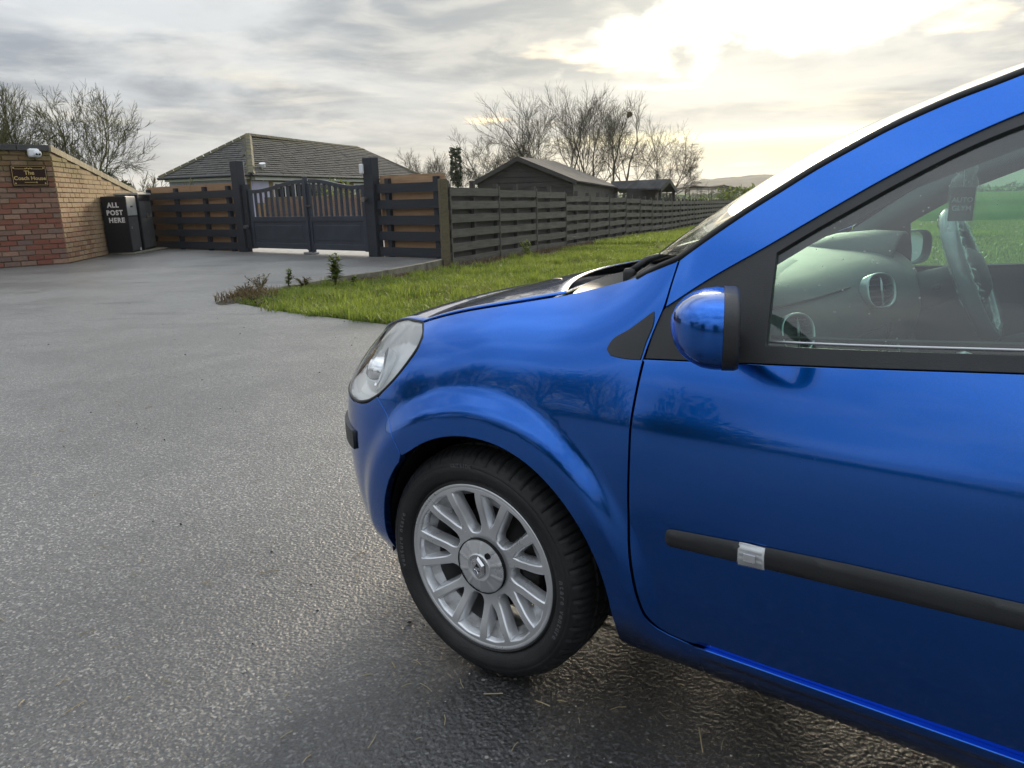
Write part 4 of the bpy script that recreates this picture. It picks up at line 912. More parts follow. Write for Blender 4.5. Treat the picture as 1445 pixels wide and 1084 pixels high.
def prof(X,Z):
    w=ss(.05,.52,X); p=PROF_FEND(np.minimum(Z,1.05))*(1-w)+PROF_DOOR(Z)*w
    fl=-.020*(1-ss(.385,.47,np.hypot(X-AX,Z-AZ)))*ss(.22,.34,Z)-.020*(1-ss(.385,.47,np.hypot(X-RX,Z-AZ)))*ss(.22,.34,Z)
    return p+fl
# plan curve by arc length: parameter t equals X on the straight flank, runs on round the nose to the centre line
_px=np.linspace(-.745,3.12,420); _pp=np.stack([_px,PLAN(_px)],1)
_nose=np.array([(-.815,.825),(-.813,.75),(-.806,.66),(-.793,.57)]); _pp=np.vstack([_nose,_pp])
_al=np.r_[0,np.cumsum(np.hypot(*np.diff(_pp,axis=0).T))]; _al=_al-np.interp(.2,_pp[:,0],_al)+.2
PX=spl(_al[::1] if len(_al)<60 else np.r_[_al[:4],_al[4::12]],(_pp[:,0])[np.r_[0:4,4:len(_pp):12]]) if False else (lambda t:np.interp(t,_al,_pp[:,0]))
_sel=np.r_[0:4,8:len(_pp)-1:10,len(_pp)-1]; PX=spl(_al[_sel],_pp[_sel,0]); PY=spl(_al[_sel],_pp[_sel,1]); TMIN=_al[0]
def shf(Z): return SHIFT(np.clip(Z,.2,1.0))
def S(t,Z,off=0.):
    """body side surface"""
    t=np.asarray(t,float); Z=np.asarray(Z,float); xp=PX(t); sh=shf(Z)
    lo=xp-.01; hi=xp+sh+.01
    for _ in range(26):
        m_=(lo+hi)/2; g=m_-sh*(1-ss(-.1,.35,m_))-xp; lo=np.where(g<0,m_,lo); hi=np.where(g<0,hi,m_)
    X=(lo+hi)/2; Y=prof(X,Z)+PY(t)
    return np.stack([X,Y,Z+0*t],-1)
def T_of(X,Z):
    X=np.asarray(X,float); Z=np.asarray(Z,float); xp=X-shf(Z)*(1-ss(-.1,.35,X)); lo=np.full_like(xp,TMIN); hi=np.full_like(xp,3.6)
    for _ in range(40):
        m_=(lo+hi)/2; g=PX(m_)-xp; lo=np.where(g<0,m_,lo); hi=np.where(g<0,hi,m_)
    return (lo+hi)/2
def tx(pts): pts=np.array(pts,float); return np.stack([T_of(pts[:,0],pts[:,1]),pts[:,1]],1)
def Snorm(p,fn):
    e=2e-3; a=fn(p+[e,0])-fn(p-[e,0]); b=fn(p+[0,e])-fn(p-[0,e]); n=np.cross(a,b); n/=np.linalg.norm(n,axis=1)[:,None]+1e-12; return n
def smooth_line(P,step=.012,closed=False,corner=38):
    """resample a polyline; gentle bends become curves, sharp corners stay"""
    P=np.array(P,float); n=len(P); out=[]
    seg=range(n if closed else n-1)
    def sharp(i):
        a=P[i]-P[i-1]; b=P[(i+1)%n]-P[i]; c=(a@b)/(np.linalg.norm(a)*np.linalg.norm(b)+1e-12); return math.degrees(math.acos(max(-1,min(1,c))))>corner
    for i in seg:
        p1,p2=P[i],P[(i+1)%n]; p0=P[i-1] if (closed or i>0) else p1; p3=P[(i+2)%n] if (closed or i+2<n) else p2
        if (closed or i>0) and sharp(i): p0=p1-(p2-p1)
        if (closed or i+2<n) and sharp((i+1)%n): p3=p2+(p2-p1)
        L=np.linalg.norm(p2-p1); k=max(1,int(round(L/step)))
        d1=np.linalg.norm(p1-p0)+1e-9; d2=L+1e-9; d3=np.linalg.norm(p3-p2)+1e-9
        m1=((p1-p0)/d1*d2+(p2-p1)/d2*d1)/(d1+d2)*d2 if d1>1e-8 else p2-p1; m2=((p2-p1)/d2*d3+(p3-p2)/d3*d2)/(d2+d3)*d2
        for j in range(k):
            u=j/k; out.append((2*u**3-3*u**2+1)*p1+(u**3-2*u**2+u)*m1+(-2*u**3+3*u**2)*p2+(u**3-u**2)*m2)
    if not closed: out.append(P[-1])
    return np.array(out)
def inpoly(q,poly):
    x,y=q[:,0],q[:,1]; r=np.zeros(len(q),bool); x0,y0=poly[:,0],poly[:,1]; x1,y1=np.roll(x0,-1),np.roll(y0,-1)
    for a,b,c,d in zip(x0,y0,x1,y1):
        if b!=d: r^=((b>y)!=(d>y))&(x<(c-a)*(y-b)/(d-b)+a)
    return r
def pdist(q,poly):
    a=poly; b=np.roll(poly,-1,0); best=np.full(len(q),9.)
    for p,r_ in zip(a,b):
        d=r_-p; L=(d@d)+1e-12; u=np.clip(((q-p)@d)/L,0,1); best=np.minimum(best,np.hypot(*(q-p-u[:,None]*d).T))
    return best
def area(p): x,y=p[:,0],p[:,1]; return .5*np.sum(x*np.roll(y,-1)-np.roll(x,-1)*y)
def panel(name,outline,m,fn=None,holes=(),step=.018,flange=.014,parent=car,mirror=False,round_=.0016,both=False):
    """trim a panel out of an analytic surface fn(param)->xyz, exact normals, folded edges"""
    fn=fn or (lambda p:S(p[:,0],p[:,1]))
    loops=[np.array(outline,float)]+[np.array(h,float) for h in holes]
    loops=[l if (area(l)>0)==(i==0) else l[::-1] for i,l in enumerate(loops)]
    O=loops[0]; lo,hi=O.min(0),O.max(0)
    gx,gy=np.meshgrid(np.arange(lo[0]+step/2,hi[0],step),np.arange(lo[1]+step/2,hi[1],step*.87)); gx[::2]+=step/2; q=np.stack([gx.ravel(),gy.ravel()],1)
    ok=inpoly(q,O)&(pdist(q,O)>step*.45)
    for h in loops[1:]: ok&=~inpoly(q,h)&(pdist(q,h)>step*.45)
    q=q[ok]; vs=np.vstack(loops+[q]); ed=[];k=0
    for l in loops: ed+= [(k+i,k+(i+1)%len(l)) for i in range(len(l))]; k+=len(l)
    r=delaunay_2d_cdt([Vector(v) for v in vs],ed,[],0,1e-7)
    P=np.array([tuple(v) for v in r[0]]); Fc=[f for f in r[2]]
    T=[]
    for f in Fc:
        for j in range(1,len(f)-1): T.append((f[0],f[j],f[j+1]))
    T=np.array(T); c=P[T].mean(1); keep=inpoly(c,O)
    for h in loops[1:]: keep&=~inpoly(c,h)
    T=T[keep]; A=P[T]; s_=np.cross(A[:,1]-A[:,0],A[:,2]-A[:,0]); T=np.where((s_>0)[:,None],T,T[:,::-1])
    V=fn(P); N=Snorm(P,fn); flip=np.mean(N[:,1])*0
    # outward is away from the car's middle
    out=V-np.array([1.2,YC,.7]); sg=np.sign(np.sum(out[:,1]*N[:,1]+.3*out[:,2]*N[:,2]+.0*out[:,0])); 
    if sg<0: N=-N; T=T[:,::-1]
    Vs=[V]; Ns=[N]; Fs=[tuple(t_) for t_ in T]; base=len(V)
    if flange:
        for l in loops:
            L=fn(l); NL=Snorm(l,fn)*(-1 if sg<0 else 1); tg=np.roll(L,-1,0)-np.roll(L,1,0); tg/=np.linalg.norm(tg,axis=1)[:,None]+1e-12
            ow=np.cross(tg,NL)*(1 if sg>0 else -1)
            n=len(l); k0=base
            mid=(NL+ow); mid/=np.linalg.norm(mid,axis=1)[:,None]
            for off,nn in(((0,0),NL),((.45*round_,-.15*round_),mid*.4+NL*.6),((round_,-round_),ow),((round_,-flange),ow)):
                Vs.append(L+ow*off[0]+NL*off[1]); Ns.append(nn/np.linalg.norm(nn,axis=1)[:,None])
            for rr in range(3):
                for i in range(n):
                    a,b=k0+rr*n+i,k0+rr*n+(i+1)%n; c_,d=a+n,b+n
                    Fs.append((a,c_,d,b) if sg>0 else (b,d,c_,a))
            base+=4*n
    V=np.vstack(Vs); N=np.vstack(Ns)
    o=mesh(name,V,Fs,m,parent,True,normals=N)
    if mirror:
        V2=V.copy(); V2[:,1]=2*YC-V2[:,1]; N2=N.copy(); N2[:,1]*=-1
        mesh(name,V2,[tuple(reversed(f)) for f in Fs],m,parent,True,normals=N2)
    return o
def gridmesh(name,Pg,m,parent=car,thick=0.,closed=False,flipn=False):
    """Pg: rows x cols x 3"""
    a,b=Pg.shape[:2]; F=[(i*b+j,(i+1)*b+j,(i+1)*b+j+1,i*b+j+1) for i in range(a-1) for j in range(b-1)]
    if flipn: F=[tuple(reversed(f)) for f in F]
    o=mesh(name,Pg.reshape(-1,3),F,m,parent,True)
    if thick: s_=o.modifiers.new('t','SOLIDIFY'); s_.thickness=thick; s_.offset=-1
    return o
# outlines in metres on the flank (X, Z)
gapf=[(.463,1.047),(.457,1.006),(.451,.964),(.437,.913),(.425,.859),(.420,.806),(.417,.752),(.417,.682),(.418,.564),(.423,.483),(.433,.415),(.443,.367),(.457,.325),(.477,.302),(.500,.293),(.552,.290)]
gap=smooth_line(gapf)
def arch(cx,a0,a1,n,r=.346):
    t=np.radians(np.linspace(a0,a1,n)); return np.stack([cx+r*np.cos(t)*(1-.03*(np.cos(t)<0)),.305+r*np.sin(t)],1)
hood_edge=[(.463,1.047),(.37,1.012),(.275,.985),(.182,.962),(.1,.946),(.009,.929),(-.094,.908),(-.161,.891),(-.214,.875)]
light_lo=[(-.214,.875),(-.188,.846),(-.191,.820),(-.215,.783),(-.257,.735),(-.299,.699),(-.347,.672),(-.42,.653)]
bump_l=[(-.312,.686),(-.272,.654),(-.240,.624),(-.219,.599),(-.196,.568)]
def shiftx(P,dx,dz=0.): P=np.array(P,float).copy(); P[:,0]+=dx; P[:,1]+=dz; return P
# front wing
ar=arch(.033,-14,128,60)
wing=[*smooth_line(hood_edge[:],.012)[::1]]
wing=np.vstack([smooth_line(shiftx(hood_edge,0,-.002)),smooth_line(shiftx(light_lo[:6],.004,.0))[1:-1],smooth_line(shiftx(bump_l[0:],.003))[0:],ar[::-1][1:],[(.372,.215),(.40,.20),(.552,.196)],[(.552,.286)],(smooth_line(shiftx(gapf[:-1],-.0035,0))[::-1])[0:]])
# drop doubled points
def dedup(P,e=.002):
    o=[P[0]]
    for p in P[1:]:
        if np.hypot(*(p-o[-1]))>e: o.append(p)
    if np.hypot(*(o[0]-o[-1]))<e: o.pop()
    return np.array(o)
wing=dedup(wing); panel('front_wing',tx(wing),'paint',mirror=True)
# wheel arch liners
def liner(cx,par=car,mir=True):
    V=[];F=[];n=30
    for i in range(n+1):
        t=R(-9+198*i/n)
        for y in(.0,.008,.02,.46): r=.350 if y<.01 else .365; V.append((cx+r*math.cos(t),y+.02,.305+r*math.sin(t)))
        if i: F+= [((i-1)*4+q,i*4+q,i*4+q+1,(i-1)*4+q+1) for q in range(3)]
    k=len(V); V.append((cx,.47,.3)); 
    for i in range(n): F.append((i*4+3,(i+1)*4+3,k))
    V=np.array(V)
    for s_ in (0,1):
        W=V.copy(); 
        if s_: W[:,1]=2*YC-W[:,1]
        mesh('wheel_arch_liner',W,F,'gap_black',car,True)
liner(.033); liner(RX)
# front door skin
DR=1.66
belt=[(.425,.864),(.647,.878),(.794,.8875),(1.027,.905),(1.35,.927),(1.66,.945)]
ds=dedup(np.vstack([smooth_line([(g[0]+(.004 if g[1]>.37 else .003),g[1]+(0 if g[1]>.42 else .002 if g[1]>.37 else .006)) for g in gapf if g[1]<.87])[:-1],[(.56,.2985)],[(DR-.06,.2995)],[(DR-.004,.36)],[(DR-.004,.943)],smooth_line(shiftx(belt,0,-.002))[::-1]]))
ds=np.vstack([ds]); panel('front_door',tx(ds),'paint',mirror=True)
# painted pillar and roof rail
pl_lo=[(.438,.951),(.454,.964),(.529,1.018),(.632,1.083),(.698,1.126),(.799,1.190),(.893,1.243),(.977,1.282),(1.1,1.326),(1.3,1.368),(1.6,1.392),(2.0,1.385),(2.35,1.345)]
pl_up=[(.463,1.048),(.515,1.088),(.573,1.131),(.629,1.169),(.683,1.205),(.735,1.236),(.785,1.264),(.835,1.288),(.882,1.308),(.929,1.325),(.969,1.340),(1.1,1.377),(1.3,1.412),(1.6,1.432),(2.0,1.425),(2.4,1.385)]
pil=dedup(np.vstack([smooth_line([(.4555,.968),(.460,1.008),(.466,1.046)])[:-1],smooth_line(shiftx(pl_up,.003,-.001)),smooth_line(pl_lo[1:])[::-1]])); panel('windscreen_pillar',tx(pil),'paint',mirror=True,step=.014)
# black corner trims, mirror base and window surround (one moulding with the glass opening)
tri=dedup(smooth_line([(.341,.874),(.346,.887),(.385,.916),(.430,.952),(.433,.935),(.424,.895),(.4185,.8635),(.38,.862),(.352,.864)],.008,True)); panel('corner_trim',tx(tri),'trim_black',fn=lambda p:S(p[:,0],p[:,1])+[0,-.003,0],mirror=True,step=.012,flange=.006)
glass_o=dedup(smooth_line([(.650,.908),(.79,.9145),(1.024,.929),(1.35,.948),(1.60,.962),(1.60,1.355),(1.3,1.330),(1.1,1.292),(.979,1.262),(.940,1.246),(.895,1.224),(.849,1.198),(.802,1.170),(.753,1.139),(.701,1.106),(.642,1.066),(.647,.966)],.012,True,30))
sur=dedup(np.vstack([smooth_line([(.428,.866),(.435,.905),(.447,.952)]),smooth_line(shiftx(pl_lo[1:9],.0,-.003)),smooth_line([(1.3,1.365),(1.655,1.388)]),[(1.655,.947)],smooth_line(shiftx(belt,0,.002))[::-1]]))
panel('window_surround',tx(sur),'trim_black',fn=lambda p:S(p[:,0],p[:,1])+[0,.004,0],holes=[tx(glass_o)],mirror=True,step=.02,flange=.012)
for nm,off in(('window_seal',.010),):
    pass
panel('side_window',tx(glass_o),'side_glass',fn=lambda p:S(p[:,0],p[:,1])+[0,.013,0],mirror=True,step=.05,flange=0)
# chrome-bright seal line at the foot of the glass
def strip(name,P,r,m,off=.0,n=6,mir=False):
    t=tx(P); V=S(t[:,0],t[:,1]); V[:,1]+=off; b=MB(); b.tube(V,r,n); b.build(name,m,car,True)
    if mir: V[:,1]=2*YC-V[:,1]; b=MB(); b.tube(V,r,n); b.build(name,m,car,True)
strip('window_seal',smooth_line([(.655,.915),(.79,.9215),(1.024,.936),(1.35,.955),(1.60,.969)],.05),.0025,'satin_silver',.012)
strip('window_seal',smooth_line([(.655,.922),(.79,.9285),(1.024,.943),(1.35,.962),(1.60,.976)],.05),.0035,'rubber',.018)
strip('windscreen_seal',smooth_line(shiftx([(.37,1.012-.008),(.42,1.030)]+pl_up,-.001,.004),.03),.0065,'rubber',.004,mir=True)
strip('door_seal',smooth_line([(.455,.968),(.46,1.006),(.468,1.046)],.02),.004,'rubber',.008)
# dark filler behind the shut lines
for P in (gapf[:-1],):
    t=tx(smooth_line(P,.02)); A=S(t[:,0],t[:,1]); A1=A+[-.018,.016,0]; A2=A+[.018,.016,0]; G=np.stack([A1,A2],1); gridmesh('shut_line',G,'gap_black')
# sill
sill=dedup(np.array([(.558,.196),(2.2,.196),(2.2,.291),(1.6,.291),(.558,.289)]))
def sillfn(p):
    V=S(p[:,0],p[:,1]); V[:,1]-=.010*ss(.25,.285,p[:,1]); return V
sill=np.vstack([np.stack([np.linspace(.558,2.24,60),np.full(60,.196)],1),np.stack([np.linspace(2.24,.558,60),np.full(60,.292)],1)]); panel('sill',tx(sill),'paint',fn=lambda p:sillfn(p),mirror=True,flange=.02,round_=.003)
# rub strip and side repeater
rb_top=[(.500,.5465),(.515,.5475),(.683,.559),(.83,.567),(1.068,.574),(1.40,.584),(1.652,.590)]; rb_bot=[(.500,.511),(.518,.5115),(.666,.5175),(.834,.523),(1.074,.533),(1.40,.543),(1.652,.550)]
def rubfn(p):
    V=S(p[:,0],p[:,1]); top=np.interp(V[:,0],[q[0] for q in rb_top],[q[1] for q in rb_top]); bot=np.interp(V[:,0],[q[0] for q in rb_bot],[q[1] for q in rb_bot]); v=np.clip((V[:,2]-bot)/(top-bot+1e-9),0,1)
    V[:,1]-=.002+.008*np.clip(1-(2*v-1)**4*.8,0,1)*ss(.488,.515,V[:,0]); return V
_xr=np.arange(.512,1.652,.012); rub=dedup(np.vstack([[(.5035,.5435),(.507,.5462)],np.stack([_xr,np.interp(_xr,*np.array(rb_top).T)],1),np.stack([_xr,np.interp(_xr,*np.array(rb_bot).T)],1)[::-1],[(.507,.5125),(.5025,.517),(.5,.525),(.5005,.536)]])); panel('rub_strip',tx(rub),'trim_black',fn=rubfn,step=.01,flange=.02,round_=.002,mirror=True)
rep_=smooth_line([(.645,.557),(.690,.5595),(.691,.517),(.644,.514)],.01,True)
panel('side_repeater',tx(dedup(rep_)),'lamp_cover',fn=lambda p:rubfn(p)-[0,.0045,0],step=.01,flange=.004)
bk=panel('repeater_body',tx(dedup(rep_)),'lamp_ribbed',fn=lambda p:rubfn(p)+[0,-.0015,0]+np.stack([0*p[:,0],.0012*np.sin(p[:,1]*1200),0*p[:,0]],1),step=.004,flange=.002)
b=MB(); V=S(*tx([(.667,.538)]).T)[0]; b.box((V[0],V[1]-.018,V[2]),(.022,.002,.016)); b.build('repeater_bulb','lamp_silver',car,bevel=.004)
# headlamp
def Tp(x): # plan X' -> t
    lo,hi=TMIN,.2
    for _ in range(40):
        m_=(lo+hi)/2
        if PX(m_)<x: lo=m_
        else: hi=m_
    return (lo+hi)/2
lt=[(Tp(-.50),.868),(Tp(-.56),.850),(Tp(-.62),.822),(Tp(-.67),.785),(Tp(-.70),.742),(Tp(-.705),.70),(Tp(-.68),.672),(Tp(-.60),.655),(Tp(-.50),.651)]
lamp=dedup(np.vstack([smooth_line(tx(shiftx(light_lo,-.003,0)))[:-1],smooth_line([tuple(tx([light_lo[-1]])[0])]+lt[::-1],.014)[:-1],smooth_line([lt[0],tuple(tx([(-.218,.874)])[0])],.014)[:-1]]))
panel('headlamp_cover',lamp,'lamp_cover',fn=lambda p:S(p[:,0],p[:,1])+[0,.001,.0],mirror=True,step=.02,flange=.004)
def lampback(p):
    V=S(p[:,0],p[:,1]); n=Snorm(p,lambda q:S(q[:,0],q[:,1])); n=np.where((n[:,1]>0)[:,None],-n,n); d=np.minimum(.045,np.maximum(0,pdist(p,lamp)-.002)*1.6); return V-n*(.004+d)[:,None]
panel('headlamp_housing',lamp,'lamp_grey',fn=lampback,mirror=True,step=.009,flange=0)
def ring(P,r,m,name,par=car,off=(0,0,0)):
    V=S(P[:,0],P[:,1])+off; V=np.vstack([V,V[:1]]); b=MB(); b.tube(V,r,6,cap=False); b.build(name,m,par,True)
ring(lamp,.0045,'rubber','headlamp_seal',off=(0,.004,0))
def ellbowl(c,rad,ax,m,name,depth=1.,n=28,inner=True):
    ax=Vector(ax).normalized(); a=ax.orthogonal().normalized(); a=(Vector((0,0,1))-ax*ax.z).normalized(); b=ax.cross(a); V=[];F=[]
    rows=9
    for i in range(rows+1):
        u=i/rows*math.pi/2
        for j in range(n):
            t=6.283*j/n; V.append(Vector(c)+(a*math.cos(t)*rad[0]+b*math.sin(t)*rad[1])*math.cos(u)-ax*math.sin(u)*rad[2]*depth)
        if i: F+= [((i-1)*n+j,(i-1)*n+(j+1)%n,i*n+(j+1)%n,i*n+j) for j in range(n)]
    return mesh(name,V,F,m,car,True)
c0=S(*np.array([[Tp(-.47)],[.742]]))[0]; axl=(-.62,-.70,.35)
ellbowl(c0+np.array([.018,.034,-.010]),(.062,.046,.05),axl,'lamp_silver','lamp_reflector')
V,F=lathe([(0,-.036),(.020,-.033),(.033,-.020),(.038,0),(.040,.006),(.046,.006),(.046,-.002)],28,'Z'); Mx=frame(Vector(c0+np.array([.024,.040,-.014])),(.70,-.62,.1),(.2,.3,.93)); 
ax=Vector(axl).normalized(); q_=ax.to_track_quat('-Z','Y').to_matrix().to_4x4(); mesh('projector_lens',[Vector(c0+np.array([.016,.030,-.012]))+(q_@Vector(v)) for v in V],F,'chrome',car,True)
c1=S(*np.array([[Tp(-.60)],[.70]]))[0]; ellbowl(c1+np.array([.03,.04,0]),(.034,.045,.03),(-.8,-.5,.2),'lamp_silver','indicator_bowl')
c2=S(*np.array([[Tp(-.40)],[.79]]))[0]
# bumper
bl=tx(shiftx(bump_l[0:],-.003)); top=[(TMIN,.672),(TMIN+.15,.676),(Tp(-.76),.664),(Tp(-.70),.655),(Tp(-.60),.646),(Tp(-.50),.6445),tuple(tx([(-.42,.648)])[0]),tuple(tx([(-.347,.667)])[0]),tuple(bl[0])]
arb=arch(.033,133,193,24)
bump=dedup(np.vstack([smooth_line(top,.016)[:-1],smooth_line(bl)[:],tx(arb)[1:],tx([(-.30,.215),(-.33,.19)]),[(t_,.185) for t_ in np.linspace(float(tx([(-.35,.185)])[0,0]),TMIN,36)]]))
bump=np.vstack([bump,[(TMIN,z) for z in np.arange(.20,.665,.02)]])
def bfn(p):
    V=S(p[:,0],p[:,1]); k=ss(.60,.55,V[:,2])*ss(.30,.36,V[:,2]); return V
panel('bumper',bump,'paint',mirror=True,flange=.02)
tmax=float(tx([(-.43,.58)])[0,0]); st=np.vstack([np.stack([np.linspace(TMIN,tmax,50),np.full(50,.520)],1),np.stack([np.linspace(tmax,TMIN,50),np.full(50,.568)],1)])
panel('bumper_strip',st,'trim_black',fn=lambda p:S(p[:,0],p[:,1])+np.stack([-.006*np.ones(len(p)),-.006*ss(TMIN+.1,TMIN+.5,p[:,0]),0*p[:,0]],1),mirror=True,flange=.02)
gr=np.array([(TMIN,.26),(TMIN+.30,.27),(TMIN+.42,.30),(TMIN+.36,.42),(TMIN,.43)]); panel('lower_grille',dedup(smooth_line(gr,.02,True,20)),'gap_black',fn=lambda p:S(p[:,0],p[:,1])+[-.004,0,0],mirror=True,flange=.01)
pm=MB(); pm.box((-.835,YC,.50),(.012,.52,.11)); pm.build('number_plate','plate_white',car,bevel=.004)
# bonnet
E_=[(.185,.962)]+[h for h in hood_edge if h[0]<.18]
e1=tx(smooth_line(E_,.03)); e2=np.vstack([smooth_line([tuple(e1[-1])]+lt[:5],.03)[1:],[(Tp(-.72),.705),(Tp(-.74),.685)]]); ee=np.vstack([e1,e2]); Ed=S(ee[:,0],ee[:,1]); Ed[:,2]+=.0015
k=len(Ed); sN=np.r_[0,np.cumsum(np.linalg.norm(np.diff(Ed,axis=0),axis=1))]; sN/=sN[-1]
dx=np.interp(sN,[0,.12,.3,.42,.6,.8,1],[.215,.185,.145,.125,.10,.08,.07]); cz=np.interp(sN,[0,.1,.3,.42,.6,.8,1],[.0,.002,.004,.006,.004,.003,.0])
U=np.linspace(0,1,41); w_=1-(2*U-1)**2; wz=1-(2*U-1)**4*.6-(2*U-1)**2*.4
Pg=np.zeros((k,41,3)); 
for i in range(k):
    Pg[i,:,0]=Ed[i,0]-dx[i]*w_; Pg[i,:,1]=Ed[i,1]+(2*YC-2*Ed[i,1])*U; Pg[i,:,2]=Ed[i,2]+cz[i]*wz
hood=gridmesh('bonnet',Pg,'paint',thick=.0035)
# bonnet creases near the sides and washer jet
b=MB(); rowr=Pg[0]; b.tube([tuple(v) for v in rowr],.0022,6); b.build('bonnet_rear_seal','rubber',car,True)
jp=Pg[max(1,int(k*.10)),9]; V,F=lathe([(.0,.008),(.012,.008),(.016,.002),(.016,-.01)],14,'Z'); mesh('washer_jet',[Vector(jp)+Vector(v) for v in V],F,'rubber',car,True)
# scuttle
sc_f=Pg[0]+[.006,0,-.022]; bc=tx([(.463,1.048)]); c_=S(bc[:,0],bc[:,1])[0]
def scr_row(X,Y,Z,dxm,dzm,n=41):
    U=np.linspace(0,1,n); w=(1-(2*U-1)**2)**1.3; return np.stack([X-dxm*w,Y+(2*YC-2*Y)*U,Z+dzm*w],1)
base_row=scr_row(.440,.085,1.030,.315,-.038)
mid=(sc_f+base_row)/2-[0,0,.034]; gridmesh('scuttle',np.stack([sc_f,sc_f*.7+mid*.3-[0,0,.03],mid,base_row-[0,0,.006],base_row],0),'trim_black')
# scuttle end pieces along the wing tops
sl=tx(smooth_line([(.225,.9700),(.275,.982),(.37,1.009),(.455,1.040)],.03)); A=S(sl[:,0],sl[:,1]); A=A+[0,.002,-.001]; Bq=A+np.stack([0*A[:,0]-.0,np.linspace(.004,.075,len(A)),-.006+0*A[:,0]],1); G=np.stack([A,Bq,Bq-[0,0,.05]],0); 
# windscreen
up_t=tx(smooth_line(pl_up[:12],.05)); Lc=S(up_t[:,0],up_t[:,1])+[0,.006,.006]; rows=[]
for i,pnt in enumerate(Lc):
    u=i/(len(Lc)-1); rows.append(scr_row(pnt[0],pnt[1],pnt[2],.315-.19*u,-.038+.085*u,31))
scr=gridmesh('windscreen',np.array(rows),'screen_glass',flipn=False)
# roof
rt_=tx(smooth_line(pl_up[11:],.08)); Lr=S(rt_[:,0],rt_[:,1])+[0,.006,.003]; rows=[]
for i,pnt in enumerate(Lr):
    u=i/(len(Lr)-1); rows.append(scr_row(pnt[0],pnt[1],pnt[2],.125-.05*u,.047,31))
gridmesh('roof',np.array(rows),'paint',thick=.02)
rr=np.array(rows); rr2=rr.copy(); rr2[:,:,2]-=.035; rr2[:,2:-2]; gridmesh('headlining',rr2,'headlining')
# rear quarter, rear screen and tail so the body is whole
qarch=arch(RX,180,-0,40)
qo=dedup(np.vstack([[(DR+.004,.30),(DR+.004,.6),(DR+.004,.945)],smooth_line([(DR+.004,1.388),(2.0,1.383),(2.35,1.343)],.05),smooth_line([(2.42,1.378),(2.62,1.25),(2.85,1.02),(2.99,.92),(3.06,.7),(3.06,.34)],.05),[(2.97,.31)],qarch[::-1]]))
qw=dedup(smooth_line([(1.73,.975),(2.1,.995),(2.40,1.03),(2.34,1.20),(2.1,1.31),(1.73,1.345)],.04,True)); panel('rear_quarter',tx(qo),'paint',holes=[tx(qw)],mirror=True,step=.04); panel('quarter_window',tx(qw),'side_glass',fn=lambda p:S(p[:,0],p[:,1])+[0,.008,0],mirror=True,step=.08,flange=0)
tl=tx(smooth_line([(2.40,1.385),(2.62,1.25),(2.85,1.02),(2.99,.92),(3.06,.7),(3.06,.34),(2.99,.22)],.08)); Lt=S(tl[:,0],tl[:,1]); gridmesh('tailgate',np.array([scr_row(p[0],p[1],p[2],-.10,.01,21) for p in Lt]),'paint')
# underbody
b=MB(); b.box((1.2,YC,.22),(3.3,1.36,.06)); b.box((-.35,YC,.35),(.5,1.1,.3)); b.build('underbody','gap_black',car)
fb=MB(); fb.box((.40,YC,.62),(.02,1.42,.62)); fb.build('bulkhead','gap_black',car)
